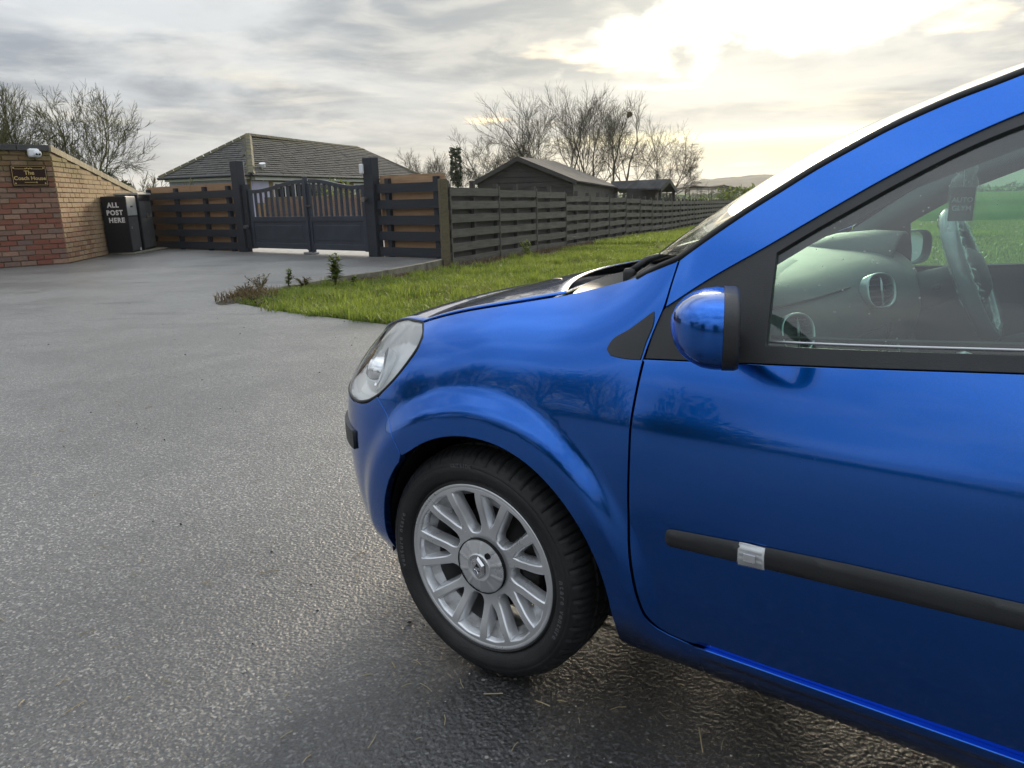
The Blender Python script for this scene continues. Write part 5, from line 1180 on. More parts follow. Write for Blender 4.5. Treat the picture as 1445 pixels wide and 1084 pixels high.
# ------------------------------------------------------------------ wheels
def wheel():
    w=empty('front_wheel',(0,0,.30)); w.parent=car
    prof=[(.212,.030),(.2125,.006),(.2135,.0005),(.2165,-.002),(.219,.001),(.222,.003),(.226,-.003),(.236,-.009),(.248,-.0125),(.258,-.0125),(.260,-.0105),(.263,-.011),(.268,-.009),(.270,-.0065),(.275,-.004),(.281,.001),(.286,.007),(.2905,.016),(.2955,.028),(.297,.052),(.2915,.053),(.2915,.060),(.2985,.061),(.299,.088),(.293,.089),(.293,.098),(.299,.099),(.299,.125),(.293,.126),(.293,.134),(.2975,.135),(.296,.160),(.289,.180),(.27,.19),(.212,.18)]
    n=384; V=[];F=[];k=len(prof)
    for i in range(n):
        a=2*math.pi*i/n; c,s_=math.cos(a),math.sin(a); blk=i%8
        for q,(r,h) in enumerate(prof):
            if 14<=q<=19 and blk in(0,): r-=.0062
            if 16<=q<=19 and blk==4: r-=.003
            if 22<=q<=31 and (i+q)%8==0: r-=.006
            V.append((r*c,h,r*s_))
    for i in range(n):
        j=(i+1)%n
        for q in range(k-1): F.append((i*k+q,i*k+q+1,j*k+q+1,j*k+q))
    t=mesh('tyre',V,F,'tyre_rubber',w,True)
    mod=t.modifiers.new('e','EDGE_SPLIT'); mod.split_angle=R(50)
    # spokes and rim cut from one plate
    cx=[R(77+360/7*i) for i in range(7)]; holes=[]
    def pol(pts): return [(r*math.cos(a),r*math.sin(a)) for r,a in pts]
    for a in cx:
        # opening inside the fork of each spoke
        hw=lambda r,e:e
        P=pol([(.194,a-R(9.3)),(.197,a),(.194,a+R(9.3)),(.170,a+R(8.9)),(.14,a+R(7.4)),(.116,a+R(5.0)),(.100,a),(.116,a-R(5.0)),(.14,a-R(7.4)),(.170,a-R(8.9))]); holes.append(smooth_line(P,.006,True,60))
        b_=a+R(360/14); P=pol([(.195,b_-R(11.3)),(.198,b_),(.195,b_+R(11.3)),(.16,b_+R(11.6)),(.12,b_+R(12.6)),(.096,b_+R(12.6)),(.083,b_+R(8)),(.081,b_),(.083,b_-R(8)),(.096,b_-R(12.6)),(.12,b_-R(12.6)),(.16,b_-R(11.6))]); holes.append(smooth_line(P,.006,True,60))
    outer=np.array([(.2035*math.cos(t_),.2035*math.sin(t_)) for t_ in np.linspace(0,2*math.pi,120,endpoint=False)]); inner=np.array([(.060*math.cos(t_),.060*math.sin(t_)) for t_ in np.linspace(0,2*math.pi,60,endpoint=False)])
    loops=[outer,inner[::-1]]+[h if area(h)<0 else h[::-1] for h in map(np.array,holes)]
    g=np.arange(-.21,.21,.0085); gx,gy=np.meshgrid(g,g); q=np.stack([gx.ravel(),gy.ravel()],1); ok=inpoly(q,outer)&(pdist(q,outer)>.004)
    for h in loops[1:]: ok&=~inpoly(q,h)&(pdist(q,h)>.004)
    q=q[ok]; vs=np.vstack(loops+[q]); ed=[];kk=0
    for l in loops: ed+=[(kk+i,kk+(i+1)%len(l)) for i in range(len(l))]; kk+=len(l)
    rr=delaunay_2d_cdt([Vector(v) for v in vs],ed,[],0,1e-7); P=np.array([tuple(v) for v in rr[0]]); T=np.array([f for f in rr[2] if len(f)==3]); c=P[T].mean(1); keep=inpoly(c,outer)
    for h in loops[1:]: keep&=~inpoly(c,h)
    T=T[keep]; A=P[T]; s_=np.cross(A[:,1]-A[:,0],A[:,2]-A[:,0]); T=np.where((s_>0)[:,None],T,T[:,::-1])
    def dep(p):
        r=np.hypot(p[:,0],p[:,1]); a=np.arctan2(p[:,1],p[:,0]); d=.002+.016*ss(.20,.085,r)+.006*ss(.15,.20,r)*0
        # each fork arm falls away from its crest
        return d
    zf=dep(P); V=np.stack([P[:,0],zf,P[:,1]],1); F=[tuple(t_) for t_ in T]; base=len(V); V=[V]
    for li,l in enumerate(loops):
        l=np.array(l); n=len(l); nx=np.roll(l,-1,0)-np.roll(l,1,0); nx/=np.linalg.norm(nx,axis=1)[:,None]; ow=np.stack([nx[:,1],-nx[:,0]],1)   # away from metal
        z0=dep(l); depth=.030 if li>1 else .012; dr=.0
        sl=.0085 if li>1 else .002
        for o_,dz in((0,0),(.0016,.0008),(.0034,.0034),(sl,depth)):
            m_=l+ow*o_; V.append(np.stack([m_[:,0],z0+dz,m_[:,1]],1))
        for r_ in range(3):
            for i in range(n): a_,b_=base+r_*n+i,base+r_*n+(i+1)%n; F.append((a_,b_,b_+n,a_+n) if True else 0)
        base+=4*n
    sp=mesh('alloy_spokes',np.vstack(V),F,'alloy',w,True)
    wd=sp.modifiers.new('w','WELD'); wd.merge_threshold=.00015
    es=sp.modifiers.new('e','EDGE_SPLIT'); es.split_angle=R(48)
    Vr,Fr=lathe([(.2025,.003),(.206,.0012),(.2105,-.0005),(.2135,.0006),(.2145,.004),(.213,.012),(.205,.020),(.198,.036),(.192,.060),(.188,.11),(.195,.165),(.205,.17)],96); mesh('rim_barrel',Vr,Fr,'alloy',w,True)
    # sloping floors behind each fork opening
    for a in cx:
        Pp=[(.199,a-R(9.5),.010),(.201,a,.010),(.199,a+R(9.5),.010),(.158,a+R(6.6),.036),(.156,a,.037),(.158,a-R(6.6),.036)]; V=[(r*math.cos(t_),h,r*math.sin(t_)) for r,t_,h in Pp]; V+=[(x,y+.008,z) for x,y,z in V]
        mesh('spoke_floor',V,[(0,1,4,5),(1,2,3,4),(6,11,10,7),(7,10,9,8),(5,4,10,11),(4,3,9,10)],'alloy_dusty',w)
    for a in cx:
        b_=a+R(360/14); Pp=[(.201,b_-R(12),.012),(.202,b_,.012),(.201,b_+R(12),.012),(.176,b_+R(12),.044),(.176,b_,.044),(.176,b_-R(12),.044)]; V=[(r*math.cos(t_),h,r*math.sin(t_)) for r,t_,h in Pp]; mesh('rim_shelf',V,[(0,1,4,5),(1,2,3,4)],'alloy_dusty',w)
    # centre cap with ribs, ring and diamond emblem
    n=120; V=[];F=[]; pr=[(0,-.001),(.026,-.001),(.030,-.003),(.0335,-.0035),(.036,-.0015),(.040,.000),(.060,.0035),(.0685,.0065),(.0705,.009),(.0708,.016)]
    for i in range(n):
        a=6.28319*i/n; rib=.0014 if (i%12)in(5,6,7) else 0
        for q,(r,h) in enumerate(pr): V.append((r*math.cos(a),h+.003-(rib if 4<q<8 else 0),r*math.sin(a)))
    for i in range(n):
        j=(i+1)%n
        for q in range(len(pr)-1): F.append((i*10+q,i*10+q+1,j*10+q+1,j*10+q))
    cap=mesh('centre_cap',V,F,'alloy',w,True); es=cap.modifiers.new('e','EDGE_SPLIT'); es.split_angle=R(25)
    V,F=lathe([(.0704,.0075),(.0712,.0075),(.0712,.03)],80); mesh('cap_gap',V,F,'gap_black',w,True)
    lh=MB(); a=R(54); lh.tube([(.046*math.cos(a),-.0005,.046*math.sin(a)),(.046*math.cos(a),.006,.046*math.sin(a))],.0075,16); lh.build('lock_hole','gap_black',w)
    # emblem: an upright diamond ring with a bevelled split
    def dia(s_,y): return [(0,y,.031*s_),(.0185*s_,y,.012*s_),(.0185*s_,y,-.012*s_),(0,y,-.031*s_),(-.0185*s_,y,-.012*s_),(-.0185*s_,y,.012*s_)]
    V=dia(1.,-.001)+dia(.80,-.0065)+dia(.46,-.0065)+dia(.36,-.002); F=[(r_*6+i,r_*6+(i+1)%6,(r_+1)*6+(i+1)%6,(r_+1)*6+i) for r_ in range(3) for i in range(6)]
    mesh('emblem',V,[tuple(reversed(f)) for f in F],'chrome',w)
    V=dia(.92,-.0012); V=[(x,y,z) for x,y,z in V]; mesh('emblem_recess',V,[(5,4,3,2,1,0)],'lens_black',w)
    b=MB(); b.box((0,-.004,.0),(.012,.004,.007)); b.build('emblem_bar','chrome',w)
    # brake disc, caliper and hub
    V,F=lathe([(.0,.052),(.07,.052),(.07,.075),(.130,.075),(.130,.095),(.05,.095)],48); mesh('brake_disc',V,F,'brake_iron',w,True)
    b=MB(); b.box((.115,.085,.02),(.06,.07,.13)); b.build('brake_caliper','brake_iron',w,bevel=.012)
    # raised sidewall lettering
    def arc_text(body,r,a_mid,size,direction=1,sp=1.):
        adv=.62*size*sp/r; tot=adv*(len(body)-1)
        for i,ch in enumerate(body):
            if ch==' ': continue
            a=a_mid+tot/2-adv*i; ca,sa=math.cos(a),math.sin(a)
            Mx=Matrix(((sa,ca,0,r*ca),(0,0,-1,-.0120),(-ca,sa,0,r*sa),(0,0,0,1)))
            o=text_mesh('tyre_letter',ch,size,'tyre_text',w,Mx,.0008,.0003)
    arc_text('OUTSIDE',.2625,R(97),.0125,sp=1.15)
    arc_text('ntare venture',.248,R(-8),.019,sp=1.05); arc_text('venture ntare',.248,R(176),.019,sp=1.05)
    return w
fw=wheel()
def copy_tree(o,par,loc,rz=0.):
    c=o.copy(); col.objects.link(c); c.parent=par; c.location=loc; c.rotation_euler=(0,0,rz)
    for ch in o.children: d=ch.copy(); col.objects.link(d); d.parent=c
    return c
for nm,l_,rz in(('rear_wheel',(RX,0,.30),0),('rear_wheel',(RX,2*YC,.30),math.pi),('front_wheel',(0,2*YC,.30),math.pi)):
    c=copy_tree(fw,car,l_,rz); c.name=nm
    for ch in list(c.children):
        if ch.name.startswith(('tyre_letter','emblem_bar')): bpy.data.objects.remove(ch)
# ------------------------------------------------------------------ door mirrors
def mirror(side=1):
    mr=empty('door_mirror',(0,0,0)); mr.parent=car
    c=Vector((.612,-.125,.962)); N=Vector((.935,.354,0)); W=Vector((.354,-.935,0)); Zv=Vector((0,0,1))
    def sec(n_,sw,sz,dz=0.,nn=40,e=3.0,tw=0.):
        out=[]
        for j in range(nn):
            t=6.28319*j/nn; ct,st_=math.cos(t),math.sin(t); x=math.copysign(abs(ct)**(2/e),ct)*.102*sw; z=math.copysign(abs(st_)**(2/e),st_)*.0615*sz
            out.append(c+N*n_+W*(x+tw)+Zv*(z+dz+(.0)))
        return out
    rows=[sec(-.070,.02,.02,.004),sec(-.068,.26,.26,.004),sec(-.062,.48,.48,.003),sec(-.050,.70,.70,.002),sec(-.036,.85,.85,.001),sec(-.018,.96,.96,0),sec(0,1.,1.,0),sec(.012,1.,1.,0)]
    def put(name,rows,m,capf=None):
        V=[p for r_ in rows for p in r_]; n=40; F=[(i*n+j,i*n+(j+1)%n,(i+1)*n+(j+1)%n,(i+1)*n+j) for i in range(len(rows)-1) for j in range(n)]
        if capf: F.append(tuple((len(rows)-1)*n+j for j in range(n)))
        if side<0: V=[Vector((v.x,2*YC-v.y,v.z)) for v in V]; F=[tuple(reversed(f)) for f in F]
        return mesh(name,V,F,m,mr,True)
    put('mirror_shell',rows,'paint'); put('mirror_bezel',[sec(.0125,1.012,1.015),sec(.030,1.01,1.01),sec(.036,.985,.98),sec(.036,.93,.91),sec(.020,.92,.90)],'trim_black'); put('mirror_glass',[sec(.0205,.92,.90),sec(.021,.5,.5)],'chrome',True)
    b=MB(); pts=[Vector((.565,.03,.905)),Vector((.585,-.02,.918)),Vector((.60,-.05,.935))]; 
    if side<0: pts=[Vector((p.x,2*YC-p.y,p.z)) for p in pts]
    b.tube(pts,[.040,.030,.028],14); b.build('mirror_arm','trim_black',mr,True)
mirror(1); mirror(-1)
# ------------------------------------------------------------------ wipers
def wiper(p0,p1,p2,b0,b1):
    w=empty('wiper',p0); w.parent=car; o=Vector(p0); b=MB(); b.tube([Vector(p0)-o,Vector(p1)-o,Vector(p2)-o],[.011,.009,.006],8); b.build('wiper_arm','rubber',w,True)
    V,F=lathe([(0,.014),(.014,.012),(.018,.002),(.018,-.02)],16,'Z'); mesh('wiper_pivot',[Vector(v) for v in V],F,'rubber',w,True)
    b=MB(); k=6; pts=[Vector(b0).lerp(Vector(b1),i/k)-o for i in range(k+1)]; b.tube(pts,[.004,.006,.007,.008,.007,.006,.004],6); b.build('wiper_blade','rubber',w,True)
wiper((.165,.46,.975),(.20,.48,1.008),(.25,.80,1.035),(.285,.42,1.038),(.19,1.02,1.035))
wiper((.14,.98,.968),(.16,1.02,1.012),(.27,1.3,1.06),(.22,.95,1.05),(.36,1.42,1.075))
# ------------------------------------------------------------------ cabin
def cabin():
    # dash: section swept across the car, bulging toward the passenger
    sec=[(.465,.975),(.50,.988),(.54,.994),(.60,.985),(.665,.955),(.705,.905),(.71,.85),(.68,.78),(.62,.70),(.56,.55),(.50,.40)]
    sec=smooth_line(sec,.02); ys=np.linspace(.075,2*YC-.075,40); G=[]
    for y in ys:
        k=1-((y-YC)/(YC-.075))**2; d=-.10+.145*math.sqrt(max(k,0))+.03*math.exp(-((y-.825)/.16)**2); G.append([(x+d*ss(.42,.68,x)-.30*k*ss(.62,.465,x),y,z+.012*k*(1 if z>.9 else 0)) for x,z in sec])
    G=np.array(G); gridmesh('dashboard',G,'dash_plastic',flipn=True)
    nz_=lambda zt:int(np.argmin(np.abs(np.array([q[1] for q in sec])[10:]-zt)))+10
    def seam(pts,r=.0022):
        b=MB(); b.tube([tuple(G[i,j]+[.002,-.001,.001]) for i,j in pts],r,5); b.build('dash_seam','gap_black',car,True)
    j1,j2,j3=nz_(.955),nz_(.86),nz_(.70)
    seam([(i,j1) for i in range(1,11)]); seam([(i,j2) for i in range(1,14)]); seam([(14,j) for j in range(j2,j3)]); seam([(i,j3) for i in range(2,15)]); seam([(3,j) for j in range(j2,j3)])
    # passenger air bag lid and binnacle hood
    V=[];F=[]; n=14
    for i in range(n+1):
        for j in range(9):
            u=i/n; v=j/8; x=.45+.13*v; y=.30+.34*u; V.append((x-.02*u,y,1.003+.010*math.sin(math.pi*min(1,max(0,v)))-.012*v+.004))
    F=[(i*9+j,(i+1)*9+j,(i+1)*9+j+1,i*9+j+1) for i in range(n) for j in range(8)]; mesh('airbag_lid',V,F,'dash_light',car,True)
    V=[];F=[]; n=20
    for i in range(n+1):
        a=math.pi*i/n; 
        for x,s_ in((.40,.55),(.50,.9),(.60,1.),(.68,.97),(.685,.90),(.62,.86)): V.append((x,1.19-.19*s_*math.cos(a),.955+.095*s_*math.sin(a)))
        if i: F+= [((i-1)*6+q,i*6+q,i*6+q+1,(i-1)*6+q+1) for q in range(5)]
    mesh('instrument_binnacle',V,F,'dash_plastic',car,True)
    # vents
    def vent(c,nrm,r,e,name='air_vent'):
        v=empty(name,c); v.parent=car; n=Vector(nrm).normalized(); xa=Vector((0,0,1)).cross(n).normalized(); ya=n.cross(xa); P=lambda a,b,d:xa*a+ya*b+n*d
        V=[];F=[];N_=36
        for i in range(N_):
            t=6.28319*i/N_; ct,st_=math.cos(t),math.sin(t); q=(abs(ct)**e+abs(st_)**e)**(-1/e)
            for k_,d in((1.0,-.02),(1.06,.004),(1.0,.010),(.93,.004),(.90,-.02)): V.append(P(ct*q*r*k_*.92,st_*q*r*k_,d))
        for i in range(N_):
            j=(i+1)%N_
            for k_ in range(4): F.append((i*5+k_,i*5+k_+1,j*5+k_+1,j*5+k_))
        mesh('vent_ring',V,F,'satin_silver',v,True)
        V=[P(.93*r*math.cos(6.283*i/24),.93*r*math.sin(6.283*i/24),-.016) for i in range(24)]; mesh('vent_throat',V,[tuple(range(24))],'gap_black',v)
        for k_ in range(-2,3):
            h=r*.34*k_; l=math.sqrt(max(.0001,(r*.9)**2-h*h)); b=MB(); Mx=frame(P(0,h,-.004),xa,n); b.box((0,0,0),(2*l,.012,.0025),M4=Mx); b.build('vent_slat','dash_plastic',v)
        V=[P(0,r*.85,.006),P(r*.13,0,.010),P(0,-r*.85,.006),P(-r*.13,0,.010)]; V+= [P(0,r*.45,.011),P(r*.05,0,.013),P(0,-r*.45,.011),P(-r*.05,0,.013)]
        mesh('vent_tab',V,[(0,1,5,4),(1,2,6,5),(2,3,7,6),(3,0,4,7)],'satin_silver',v)
    vent((.745,.50,.955),(.72,-.62,.25),.037,2.6)
    vent((.668,.150,.912),(.72,-.64,.25),.036,2.4)
    # console, gear lever
    V=[];F=[]
    for i,(x,z,w) in enumerate(((.66,.90,.14),(.74,.86,.14),(.80,.70,.13),(.86,.62,.11),(1.2,.52,.10),(1.7,.50,.10))):
        V+= [(x,YC-w,z-.3),(x,YC-w*.92,z),(x,YC,z+.012),(x,YC+w*.92,z),(x,YC+w,z-.3)]
        if i: F+= [((i-1)*5+q,(i-1)*5+q+1,i*5+q+1,i*5+q) for q in range(4)]
    mesh('centre_console',V,F,'interior_dark',car,True)
    b=MB(); pts=[(.775,YC-.115+.0,.70+0.),(.765,YC-.125,.80),(.74,YC-.12,.865),(.72,YC-.08,.89)]; b.tube(pts,.004,6); b.build('console_trim','satin_silver',car,True)
    b=MB(); b.tube([(.93,YC,.60),(.90,YC,.72)],[.02,.012],10); b.build('gear_lever','interior_dark',car,True)
    V,F=lathe([(0,.032),(.018,.026),(.026,.006),(.022,-.02),(.012,-.026)],18,'Z'); mesh('gear_knob',[Vector(v)+Vector((.895,YC,.745)) for v in V],F,'satin_silver',car,True)
    # steering wheel
    c=Vector((.862,1.19,.925)); n=Vector((.918,0,.396)); sw=empty('steering_wheel',c); sw.parent=car; ya=Vector((0,1,0)); za=n.cross(ya)
    def torus(r0,r1,N_=72,k=14,wob=0,a0=0,a1=6.28319,seed=1):
        V=[];F=[];rg=random.Random(seed); ph=[rg.random()*6.28 for _ in range(8)]
        for i in range(N_+1):
            a=a0+(a1-a0)*i/N_; d=ya*math.cos(a)+za*math.sin(a)
            for j in range(k):
                t=6.28319*j/k; rr=r1*(1+wob*(math.sin(a*23+ph[j%8])*.5+math.sin(a*41+j*2.1)*.5+rg.uniform(-.4,.4))); V.append(d*(r0+rr*math.cos(t))+n*rr*math.sin(t)*1.15)
        for i in range(N_):
            for j in range(k): F.append((i*k+j,(i+1)*k+j,(i+1)*k+(j+1)%k,i*k+(j+1)%k))
        return V,F
    V,F=torus(.182,.0175); mesh('wheel_rim',V,F,'wheel_grey',sw,True)
    V,F=torus(.182,.021,150,12,.10); mesh('plastic_cover',V,F,'plastic_film',sw,True)
    V=[];F=[]
    for i in range(121):
        a=6.28319*i/120; d=ya*math.cos(a)+za*math.sin(a); j_=random.uniform(-.004,.005)
        V+= [d*(.168+j_)+n*(.022+random.uniform(-.003,.004)),d*(.158+random.uniform(-.007,.004))+n*(.030+random.uniform(-.006,.006))]
        if i: F.append((2*i-2,2*i-1,2*i+1,2*i))
    mesh('cover_frill',V,F,'plastic_film',sw,False)
    V,F=lathe([(0,.045),(.05,.040),(.075,.02),(.08,-.01)],24,'Z'); q=n.to_track_quat('Z','Y').to_matrix().to_4x4(); mesh('airbag_boss',[q@Vector(v) for v in V],F,'interior_mid',sw,True)
    b=MB()
    for a in(0,math.pi,-math.pi/2): d=ya*math.cos(a)+za*math.sin(a); b.tube([d*.06,d*.175],[.022,.012],8)
    b.build('wheel_spokes','interior_mid',sw,True)
    b=MB(); b.tube([c-n*.02,c-n*.10,c-n*.22],[.045,.055,.07],16); b.build('column_cowl','dash_plastic',car,True)
    for s_ in(-1,1): b=MB(); b.tube([c-n*.08+Vector((0,.05*s_,0)),c-n*.075+Vector((0,.16*s_,.01))],[.009,.007],8); b.build('column_stalk','interior_dark',car,True)
    # door cards, seats, rear view mirror, pillar trims
    for s_ in(0,1):
        y=lambda v:(2*YC-v) if s_ else v
        V=[(.42,y(.07),.30),(1.64,y(.07),.30),(1.64,y(.085),.60),(.42,y(.085),.60),(1.64,y(.055),.80),(.42,y(.055),.80),(1.64,y(.070),.945),(.60,y(.062),.898),(.50,y(.06),.885)]; mesh('door_card',V,[(0,1,2,3),(3,2,4,5),(5,4,6,7,8)],'interior_dark',car,False)
        b=MB(); b.tube([(.9,y(.10),.66),(1.0,y(.13),.69),(1.35,y(.13),.70),(1.45,y(.10),.66)],[.02,.03,.03,.02],10); b.build('armrest','interior_dark',car,True)
        pr=[(.42,1.0),(.515,1.07),(.63,1.15),(.785,1.245),(.93,1.305),(1.1,1.355),(1.5,1.40)]; t=tx(pr); A=S(t[:,0],t[:,1]); A[:,1]+=.018; 
        B_=A+[.010,.075,-.055]; C_=A+[.05,.03,-.075]
        if s_: 
            for q in(A,B_,C_): q[:,1]=2*YC-q[:,1]
        gridmesh('pillar_trim',np.stack([A,B_,C_],0),'headlining' if False else 'interior_mid')
        cy=y(.43); b=MB(); b.box((1.42,cy,.45),(.50,.48,.14)); b.build('seat_cushion','interior_dark',car,bevel=.05)
        b=MB(); b.box((0,0,0),(.14,.46,.60),M4=Matrix.Translation((1.72,cy,.78))@Matrix.Rotation(.28,4,'Y')); b.build('seat_back','interior_dark',car,bevel=.05)
        b=MB(); b.box((0,0,0),(.09,.26,.16),M4=Matrix.Translation((1.83,cy,1.16))@Matrix.Rotation(.2,4,'Y')); b.build('head_restraint','interior_dark',car,bevel=.03)
    b=MB(); b.box((.82,YC,1.315),(.03,.22,.06)); b.build('rear_view_mirror','interior_dark',car,bevel=.012)
    b=MB(); b.box((1.2,YC,.27),(2.0,1.4,.04)); b.build('cabin_floor','interior_dark',car)
cabin()
# air freshener card in its clear bag hanging from the mirror
def freshener():
    Mw=Matrix.Translation(CARC)@Matrix.Rotation(CARA,4,'Z'); p=Mw@Vector((.853,.80,1.13)); f=empty('air_freshener',p,CARA,'dark air freshener card in a clear plastic bag hanging inside the car windscreen','air freshener')
    Rz=Matrix.Rotation(R(14),4,'Z')
    b=MB(); b.box((0,0,0),(.052,.004,.078),M4=Rz); b.build('card','interior_dark',f,bevel=.003)
    b=MB(); b.box((0,-.003,-.002),(.040,.001,.056),M4=Rz); b.build('label_panel','card_navy',f)
    Mf=Rz@frame((0,-.0045,.009),(1,0,0),(0,0,1)); text_mesh('lettering','AUTO',.0155,'text_grey',f,Mf,.0004,.0004); text_mesh('lettering','GLYM',.0155,'text_grey',f,Rz@frame((0,-.0045,-.010),(1,0,0),(0,0,1)),.0004,.0004)
    rows=[(-.064,.030,.004),(-.062,.030,.006),(-.04,.031,.008),(.0,.031,.010),(.04,.030,.010),(.055,.026,.012),(.070,.018,.012),(.085,.020,.012),(.100,.010,.008),(.125,.016,.008)]
    V=[];F=[];rg=random.Random(4)
    for i,(z,w,d) in enumerate(rows):
        for j in range(16): t=6.283*j/16; V.append(Rz@Vector((math.cos(t)*w*(1+rg.uniform(-.12,.12)*(z>.05))+.004*(z>.06),math.sin(t)*d,z+rg.uniform(-.004,.004)*(z>.05))))
        if i: F+= [((i-1)*16+j,(i-1)*16+(j+1)%16,i*16+(j+1)%16,i*16+j) for j in range(16)]
    mesh('clear_bag',V,F,'plastic_film',f)
    b=MB(); b.tube([(0,0,.04),(-.004,0,.12),(-.012,.02,.19)],.0008,5); b.build('string','text_grey',f)
freshener()
# ------------------------------------------------------------------ grass verge, crop, weeds
def blades(name,P,h,w,m,label,cat,seed,curl=.5,tint=None,kind='stuff',segs=2):
    r=np.random.default_rng(seed); n=len(P); a=r.random(n)*6.283; lean=r.normal(0,.35,n)*h; la=r.random(n)*6.283
    dx=np.cos(a)*w/2; dy=np.sin(a)*w/2; lx=np.cos(la)*lean; ly=np.sin(la)*lean
    z0=P[:,2]
    b0=np.stack([P[:,0]-dx,P[:,1]-dy,z0-.01],1); b1=np.stack([P[:,0]+dx,P[:,1]+dy,z0-.01],1)
    m0=np.stack([P[:,0]-dx*.8+lx*.3,P[:,1]-dy*.8+ly*.3,z0+h*.55],1); m1=np.stack([P[:,0]+dx*.8+lx*.3,P[:,1]+dy*.8+ly*.3,z0+h*.55],1)
    t=np.stack([P[:,0]+lx*(1+curl),P[:,1]+ly*(1+curl),z0+h*(1-.25*np.abs(lean)/h)],1)
    V=np.stack([b0,b1,m1,m0,t],1).reshape(-1,3); k=np.arange(n)*5
    T=np.concatenate([np.stack([k,k+1,k+2],1),np.stack([k,k+2,k+3],1),np.stack([k+3,k+2,k+4],1)])
    tt=np.repeat(tint if tint is not None else r.random(n),5)
    o=fastmesh(name,V,T,m,tt); tag(o,label,cat,kind=kind); return o
ex=np.array([p[0] for p in EDGE]); ey=np.array([p[1] for p in EDGE]); bx=np.array([p[0] for p in BACK]); by=np.array([p[1] for p in BACK])
def verge_pts(n,seed,ymax=60,y0=5,xmax=20,pw=1.5,fence_in=.12):
    r=np.random.default_rng(seed); y=y0+(ymax-y0)*r.random(n)**pw; x=-4+(xmax*(.25+.75*(y/ymax))+4)*r.random(n)
    edge=np.interp(x,ex,ey)+.06*np.sin(x*3.1)+.04*np.sin(x*9.7)+r.normal(0,.035,n)
    ok=(y>edge)&(x>-3.62)
    back=np.interp(y,by,bx); ok&=~((y>9.2)&(y<14.8)&(x<back+.22+.08*np.sin(y*4)+r.normal(0,.05,n)))
    f=(x-FO.x)*FN.x+(y-FO.y)*FN.y; s=(x-FO.x)*FD.x+(y-FO.y)*FD.y
    ok&=(s<.0)|(f>.30+.15*np.sin(s*1.7)+fence_in)
    ok&=~((s>-1.3)&(f<.25))
    x,y=x[ok],y[ok]; return np.stack([x,y,tz(x,y)],1)
def verge():
    r=np.random.default_rng(3)
    def patch(x,y): return .5+.25*np.sin(x*1.9+y*.8)+.25*np.sin(y*2.3-x*1.1+1)
    P=verge_pts(420000,1,ymax=26,xmax=9,pw=1.9); P=P[(P[:,1]-P[:,0]*.35<30)]
    P=P[r.random(len(P))<.42+.5*patch(P[:,0],P[:,1])]
    n=len(P); h=(.050+.055*r.random(n))*(.65+.7*patch(P[:,0]*.7,P[:,1]*.7)); w=.0065+.0045*r.random(n)+.00035*P[:,1]
    s=(P[:,0]-FO.x)*FD.x+(P[:,1]-FO.y)*FD.y
    tint=np.clip(.25+.45*patch(P[:,0]*1.3+2,P[:,1]*1.3)+r.normal(0,.22,n),0,1)
    blades('verge_grass',P,h,w,'grass_blade','bright green grass of the verge between the drive, the fence and the car','grass',2,tint=tint)
    D=P[r.random(len(P))<.10]; blades('dead_blades',D,.05+.06*r.random(len(D)),.006+.004*r.random(len(D))+.0003*D[:,1],'dead_leaf','dead straw coloured blades mixed through the verge grass','dead grass',41,curl=1.2,tint=np.clip(r.normal(.8,.2,len(D)),0,1))
    # longer tufts along the edges
    Q=verge_pts(26000,8,ymax=17,xmax=5,pw=1.4,fence_in=0.); c=np.random.default_rng(9).choice(len(Q),260); C=Q[c]; k=np.repeat(np.arange(260),46); T=C[k]+np.c_[r.normal(0,.055,(len(k),2)),np.zeros(len(k))]; hh=(.10+.10*r.random(len(k)))*np.repeat(.6+.7*r.random(260),46)
    blades('grass_tufts',T,hh,np.full(len(k),.009),'grass_blade','longer tufts of grass standing up out of the verge','grass',4,tint=np.clip(r.normal(.62,.2,len(k)),0,1))
    # farther verge and field margin beyond the bonnet, coarser
    P=verge_pts(150000,5,ymax=70,y0=22,xmax=40,pw=1.3); P=P[(P[:,0]-FO.x)*FN.x+(P[:,1]-FO.y)*FN.y<12]; n=len(P)
    blades('rough_grass',P,.13+.10*r.random(n),.022+.02*r.random(n),'grass_blade','rough grass running away beside the long fence','grass',6,tint=np.clip(r.normal(.6,.22,n),0,1))
    # crop in the field seen through the car
    x=r.uniform(2,34,230000); y=5.5+36*r.random(230000)**1.25; ok=(y>np.interp(x,ex,ey)+.4)&(x>.15*y+1.0)&(x<1.05*y+3); P=np.stack([x,y,tz(x,y)],1)[ok]; n=len(P)
    blades('field_crop',P,.09+.08*r.random(n),.018+.012*r.random(n)+.0007*P[:,1],'crop_leaf','low leafy green crop filling the field seen through the car windows','crop',7,tint=np.clip(r.normal(.55,.25,n),0,1))
verge()
